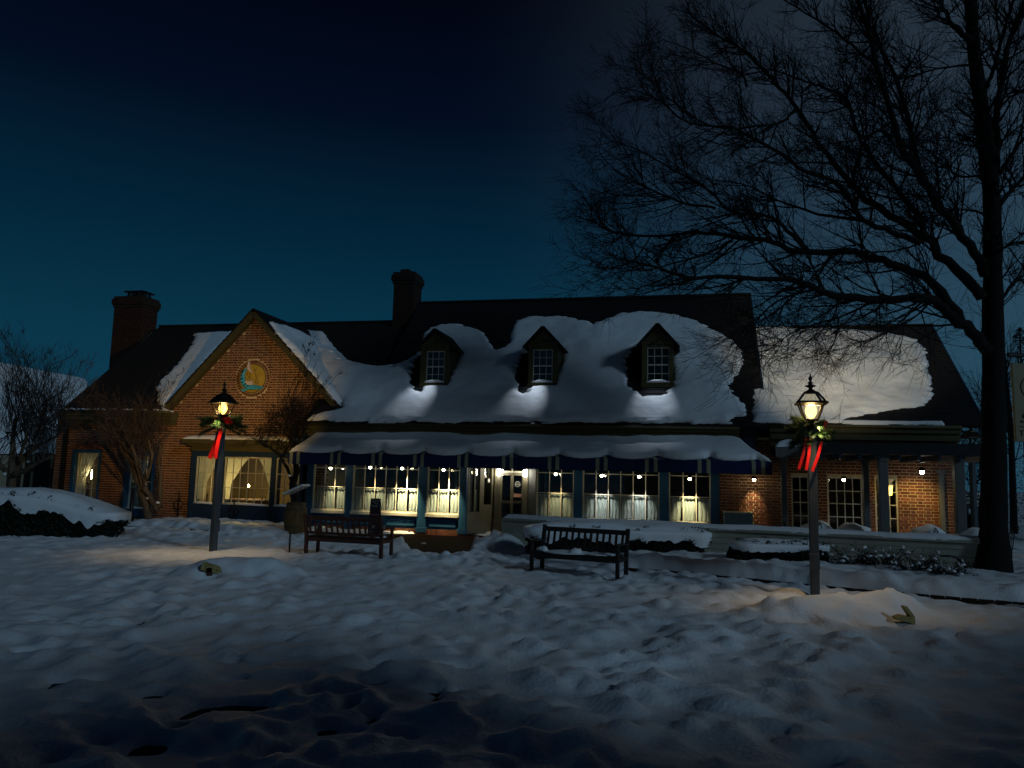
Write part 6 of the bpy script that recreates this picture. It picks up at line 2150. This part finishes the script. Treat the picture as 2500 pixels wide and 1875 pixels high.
hedge('short dark hedge with patchy snow behind the right lantern post', cm_.x-cl_/2, cm_.x+cl_/2, cm_.y, cm_.y+.75, lambda x: .52, 7, .17, .08, cang, 8000, .0)
for i, (a, b_, s_, lb) in enumerate(((2085, 1392, .42, 'scraggly low shrub with snow dabs next to the short hedge'), (2165, 1398, .46, 'scraggly low shrub with snow dabs in the middle of the bed'), (2250, 1408, .45, 'broad scraggly shrub with a slanting snow stripe by the iron hoop'), (2325, 1420, .33, 'small thin shrub with bare stems beside the tree trunk'))):
    g_ = gnd(a, b_, .1)
    R = random.Random(40+i)
    r_ = thing('shrub', lb, 'shrub', (g_.x, g_.y+.2, .05), 0, 'scraggly shrubs below the terrace wall')
    br, lf, sn = MB(), MB(), MB()
    for k in range(26):
        aa = R.uniform(0, 6.283)
        l = s_*R.uniform(.7, 1.5)
        e = Vector((math.cos(aa)*l*1.1, math.sin(aa)*l*.8, s_*R.uniform(.5, 1.25)))
        br.tube([(0, 0, -.1), tuple(e*.5+Vector((0, 0, .08))), tuple(e)], [.012, .008, .004], 4)
        for q in range(60):
            t = R.uniform(.3, 1.05)
            p = e*t+Vector((R.uniform(-.09, .09), R.uniform(-.09, .09), R.uniform(-.07, .09)))
            d = Vector((R.uniform(-1, 1), R.uniform(-1, 1), R.uniform(-.5, 1))).normalized()
            o_ = d.orthogonal().normalized()
            z_ = R.uniform(.015, .03)
            lf.add([tuple(p-o_*z_*.5), tuple(p+d*z_), tuple(p+o_*z_*.5), tuple(p-d*z_*.5)], [(0,1,2,3)])
        if R.random() < .65:
            w_ = R.uniform(.02, .06)
            sn.lathe([(.005, -.02), (w_, -.008), (w_*.8, .02), (.005, .035)], 8, tuple(e+Vector((R.uniform(-.05, .05), -.04, .03))))
    part(br, 'stems', M_TWIG, r_)
    o = part(lf, 'foliage', M_LEAF, r_)
    o['kind'] = 'stuff'
    o = part(sn, 'snow_dabs', M_SNOW, r_, True)
    o['kind'] = 'stuff'
g_ = gnd(2365, 1402, .1)
r_ = thing('iron_hoop', 'black double iron hoop arching beside the tree trunk', 'rack', (g_.x, g_.y, 0))
for dy in (0, .07):
    part(MB().tube([(.0, dy, -.1), (-.01, dy, .18), (-.08, dy, .32), (-.2, dy, .42), (-.36, dy, .47), (-.55, dy, .46)], .018, 6), 'hoop', M_IRON, r_, True)

# ------------------------------------------------------------------ hanging sign on the right
SD = 12.0
s0, s1 = at_depth(2473, 887, SD), at_depth(2478, 1078, SD)
sw_ = 1.0
sg = thing('hanging_sign', 'cream painted hanging sign board with blue oval beside the tree trunk', 'sign', (s1.x, SD, 0))
hz0, hz1 = s1.z, s0.z
part(MB().bbox(0, sw_, -.025, .025, hz0, hz1, .008), 'board', M_SIGN, sg)
def on_sign(me, x, z, matl, name='lettering'):
    o = bpy.data.objects.new(name, me)
    link(o, sg, matl)
    o.location = (x, -.030, z)
    o.rotation_euler = (math.pi/2, 0, 0)
zz = lambda y: at_depth(2485, y, SD).z
hS = zz(1008)-zz(1030)
on_sign(text_mesh('Sca', .22, .35), .215, zz(1021), M_INK)
on_sign(text_mesh('TA', .12), .135, zz(1058), M_INK)
part(MB().box(.07, .9, -.029, -.02, zz(1043), zz(1041)), 'rule', M_INK, sg)
oc = (.36, zz(945))
ring = MB()
ring.tube([(oc[0]+.24*math.cos(t), -.027, oc[1]+.20*math.sin(t)) for t in [2*math.pi*i/40 for i in range(41)]], .008, 5)
part(ring, 'emblem_ring', M_BRONZE, sg)
ov = MB()
ov.prism([(oc[0]+.17*math.cos(t), oc[1]+.13*math.sin(t)) for t in [2*math.pi*i/32 for i in range(32)]], -.030, -.02)
part(ov, 'emblem_oval', M_BLUEINK, sg)
part(MB().bbox(-.05, sw_+.12, -.03, .03, hz1+.10, hz1+.17, .01), 'arm', M_IRON, sg)
for x in (.12, .88):
    part(MB().tube([(x, 0, hz1-.02), (x, 0, hz1+.12)], .012, 6), 'hanger', M_IRON, sg)
part(MB().bbox(sw_+.1, sw_+.22, -.06, .06, -.1, hz1+.35, .015), 'post', M_POST, sg)

# ------------------------------------------------------------------ notice boards far right, background planting and houses
for (x0, x1, y0, y1, lb, kind) in ((2351, 2374, 1202, 1242, 'black lettered notice board in the garden behind the porch corner', 0), (2377, 2399, 1199, 1239, 'dark notice board with four pale shields behind the porch corner', 1)):
    dp = 27.0
    a, b_ = at_depth(x0, y1, dp), at_depth(x1, y0, dp)
    nb = thing('notice_board', lb, 'sign', ((a.x+b_.x)/2, dp, 0), 0, 'notice boards')
    hw = (b_.x-a.x)/2
    part(MB().bbox(-hw, hw, -.02, .02, a.z, b_.z, .006), 'board', M_BOARD, nb)
    part(MB().box(-.03, .03, .02, .07, -.1, b_.z), 'post', M_IRON, nb)
    hh = b_.z-a.z
    if kind == 0:
        for k, (t, l) in enumerate(((.9, .35), (.83, .55), (.66, .85), (.58, .9), (.42, .95), (.34, .6))):
            part(MB().box(-hw*.9, -hw*.9+hw*1.8*l, -.025, -.018, a.z+hh*t-.008, a.z+hh*t+.008), 'text_line', M_CHALK, nb)
    else:
        for cx_ in (-.45, .45):
            for ct_ in (.80, .32):
                s_ = hw*.36
                c_ = a.z+hh*ct_
                part(MB().prism([(cx_*hw-s_, c_+s_), (cx_*hw-s_, c_-s_*.3), (cx_*hw, c_-s_*1.1), (cx_*hw+s_, c_-s_*.3), (cx_*hw+s_, c_+s_)], -.026, -.018), 'shield', M_CHALK, nb)
                part(MB().box(cx_*hw-s_, cx_*hw+s_, -.025, -.018, c_-s_*2.1, c_-s_*1.4), 'label_plate', M_CHALK, nb)
# far house with snowy roof behind the left trees
fy = 44.0
fa, fb_ = at_depth(-150, 868, fy), at_depth(205, 936, fy+6)
fr0 = at_depth(0, 896, fy)
FH = thing('far_house', 'far pale house with a snow covered roof behind the crepe myrtle', 'house', (-27, 46, 0), 0)
OFF[FH.name] = Vector((27, -46, 0))
A1, B1 = at_depth(-260, 850, fy-3), at_depth(215, 938, fy+5)
E1, E2 = at_depth(-200, 1092, fy-8), at_depth(150, 1095, fy)
rf = MB()
rf.quad(E1, E2, B1, A1)
rf.quad(A1, B1, B1+Vector((-4, 6, -3)), A1+Vector((-4, 6, -3)))
part(rf, 'roof', M_SHINGLE, FH)
nrm = (E2-E1).cross(B1-E2).normalized()
me = blanket('snow', [(.0, .0), (1, 0), (1, .97), (.0, .97)], lambda u, v, h: np.stack([(E1.x*(1-u)+E2.x*u)*(1-v)+(A1.x*(1-u)+B1.x*u)*v, (E1.y*(1-u)+E2.y*u)*(1-v)+(A1.y*(1-u)+B1.y*u)*v, (E1.z*(1-u)+E2.z*u)*(1-v)+(A1.z*(1-u)+B1.z*u)*v+.3+h*3], 1), .12, .02, '', fall=.02, rag=.0, lump=.0, under=-.2)
part(me, 'roof_snow', M_SNOW, FH)
wl = MB()
wl.quad((E1.x, E1.y+.6, 0), (E2.x, E2.y+.6, 0), (E2.x, E2.y+.6, E2.z), (E1.x, E1.y+.6, E1.z))
wl.quad((E2.x, E2.y+.6, 0), (E2.x+1, E2.y+9, 0), (B1.x, B1.y, B1.z), (E2.x, E2.y+.6, E2.z))
part(wl, 'wall', M_OLDROOF, FH)
for t in (.55, .75, .9):
    p = E1.lerp(E2, t)
    part(MB().box(p.x-.5, p.x+.5, p.y+.5, p.y+.62, .8, 2.3), 'window', M_BOARD, FH)
# garden gate between the far house and the brick house
gp_ = at_depth(100, 1170, 33)
gt = thing('garden_gate', 'dark arched garden gate with lit openings beside the brick corner', 'gate', (gp_.x, gp_.y, 0))
for dx in (-1.0, -.6, -.2, .2, .6, 1.0):
    part(MB().box(dx-.12, dx+.12, -.04, .04, 0, 2.2+.25*math.cos(dx*1.3)), 'plank', M_DTEAK, gt)
for zz_ in (.4, 1.7):
    part(MB().box(-1.15, 1.15, -.08, -.04, zz_-.06, zz_+.06), 'rail', M_DTEAK, gt)
# low bushes behind the left hedge
for (a, b_, w_, h_, lb, sd_) in ((118, 1198, .42, .42, 'small round bush tipped with snow at the foot of the brick corner', 61), (40, 1192, .9, .22, 'low snow covered bush around the crepe myrtle trunk', 62)):
    g_ = at_depth(a, b_, 25.5)
    hedge(lb, g_.x-w_, g_.x+w_, g_.y-.4, g_.y+.4, lambda x, h_=h_: h_+.35, sd_, .10, .05, 0, 900, 0, 'low bushes by the brick corner')
# evergreen and bare trees behind the porch corner
def bg_tree(label, pxx, dp, top, seed, spread, group):
    R = random.Random(seed)
    p0 = at_depth(pxx, 1190, dp)
    tz = at_depth(pxx, top, dp).z
    r_ = thing('bare_tree', label, 'tree', (p0.x, dp, 0), 0, group)
    tk, tw = MB(), MB()
    tk.tube([(0, 0, -.1), (.1, 0, tz*.4), (.0, .1, tz*.8), (.05, 0, tz)], [.16, .12, .06, .015], 8)
    for k in range(34):
        z = R.uniform(.25, 1)*tz
        a = R.uniform(0, 6.283)
        twig(tw, Vector((0, 0, z)), Vector((math.cos(a), math.sin(a), .7)), spread*R.uniform(.5, 1), .03, 0, R, Vector((0, 0, 1)), (5, 3), .2)
    part(tk, 'trunk', M_BARK, r_, True)
    part(tw, 'crown', M_TWIG, r_)
bg_tree('thin bare tree in the far garden behind the porch roof', 2375, 40, 1040, 71, 2.2, 'bare trees in the far garden')
bg_tree('bare tree hidden behind the big trunk in the far garden', 2470, 34, 700, 72, 3.4, 'bare trees in the far garden')
bg_tree('broad bare tree beyond the notice boards', 2300, 46, 1080, 73, 2.6, 'bare trees in the far garden')
def conifer(label, pxx, dp, top, base_r, seed):
    R = random.Random(seed)
    p0 = at_depth(pxx, 1190, dp)
    tz = at_depth(pxx, top, dp).z
    r_ = thing('evergreen_tree', label, 'tree', (p0.x, dp, 0), 0, 'evergreens behind the porch corner')
    part(MB().tube([(0, 0, -.1), (0, 0, tz)], [.14, .02], 8), 'trunk', M_BARK, r_)
    lf = MB()
    for k in range(7000):
        t = R.random()**1.2
        z = .3+(tz-.3)*t
        rr_ = base_r*(1-t)**.7*(.6+.4*abs(math.sin(z*6+R.uniform(0, .6))))
        a = R.uniform(0, 6.283)
        rad = rr_*math.sqrt(R.random())
        p = Vector((rad*math.cos(a), rad*math.sin(a), z-.15*rad))
        d = Vector((math.cos(a), math.sin(a), R.uniform(-.4, .3))).normalized()
        o_ = d.cross(Vector((0, 0, 1))).normalized()*R.uniform(.02, .045)
        l = R.uniform(.08, .18)
        lf.add([tuple(p-o_), tuple(p+d*l), tuple(p+o_)], [(0,1,2)])
    o = part(lf, 'crown', M_LEAF, r_)
conifer('dark evergreen with drooping boughs behind the notice boards', 2412, 31, 985, 1.3, 81)
conifer('low dark evergreen bush under the notice boards', 2372, 24, 1255, 1.2, 82)
conifer('tall dark evergreen beside the hanging sign', 2510, 30, 800, 2.2, 83)

# ------------------------------------------------------------------ unseen building behind the camera, added to lay shade over the lawn
def uvw(u, v, z):
    return ((u-v)/math.sqrt(2), (u+v)/math.sqrt(2), z)
u0, u1, v0, v1, hb_ = -26, 5.0, -20, -9.6, 8.6
sx, sy, _ = uvw((u0+u1)/2, (v0+v1)/2, 0)
BB = thing('far_building', 'brick building across the square behind the lawn', 'building', (sx, sy, 0), math.radians(45))
du, dv = (u1-u0)/2, (v1-v0)/2
part(MB().box(-du, du, -dv, dv, -.1, hb_-1.2), 'wall', M_BRICK, BB)
part(MB().prism([(0, 0)]*0 or [(-dv-.3, hb_-1.2), (dv+.3, hb_-1.2), (dv-1.2, hb_), (-dv+1.2, hb_)], -du-.3, du+.3), 'roof', M_SHINGLE, BB).rotation_euler = (0, 0, math.pi/2)
part(MB().box(du, du+9, -dv, dv, -.1, 5.6), 'lower_wing', M_BRICK, BB)  # low block added to carry the shade further along the lawn
for k in range(8):
    for zz_ in (1.2, 4.2):
        part(MB().box(-du+2+k*3.6, -du+3.2+k*3.6, dv-.01, dv+.05, zz_, zz_+1.7), 'window', M_BOARD, BB)
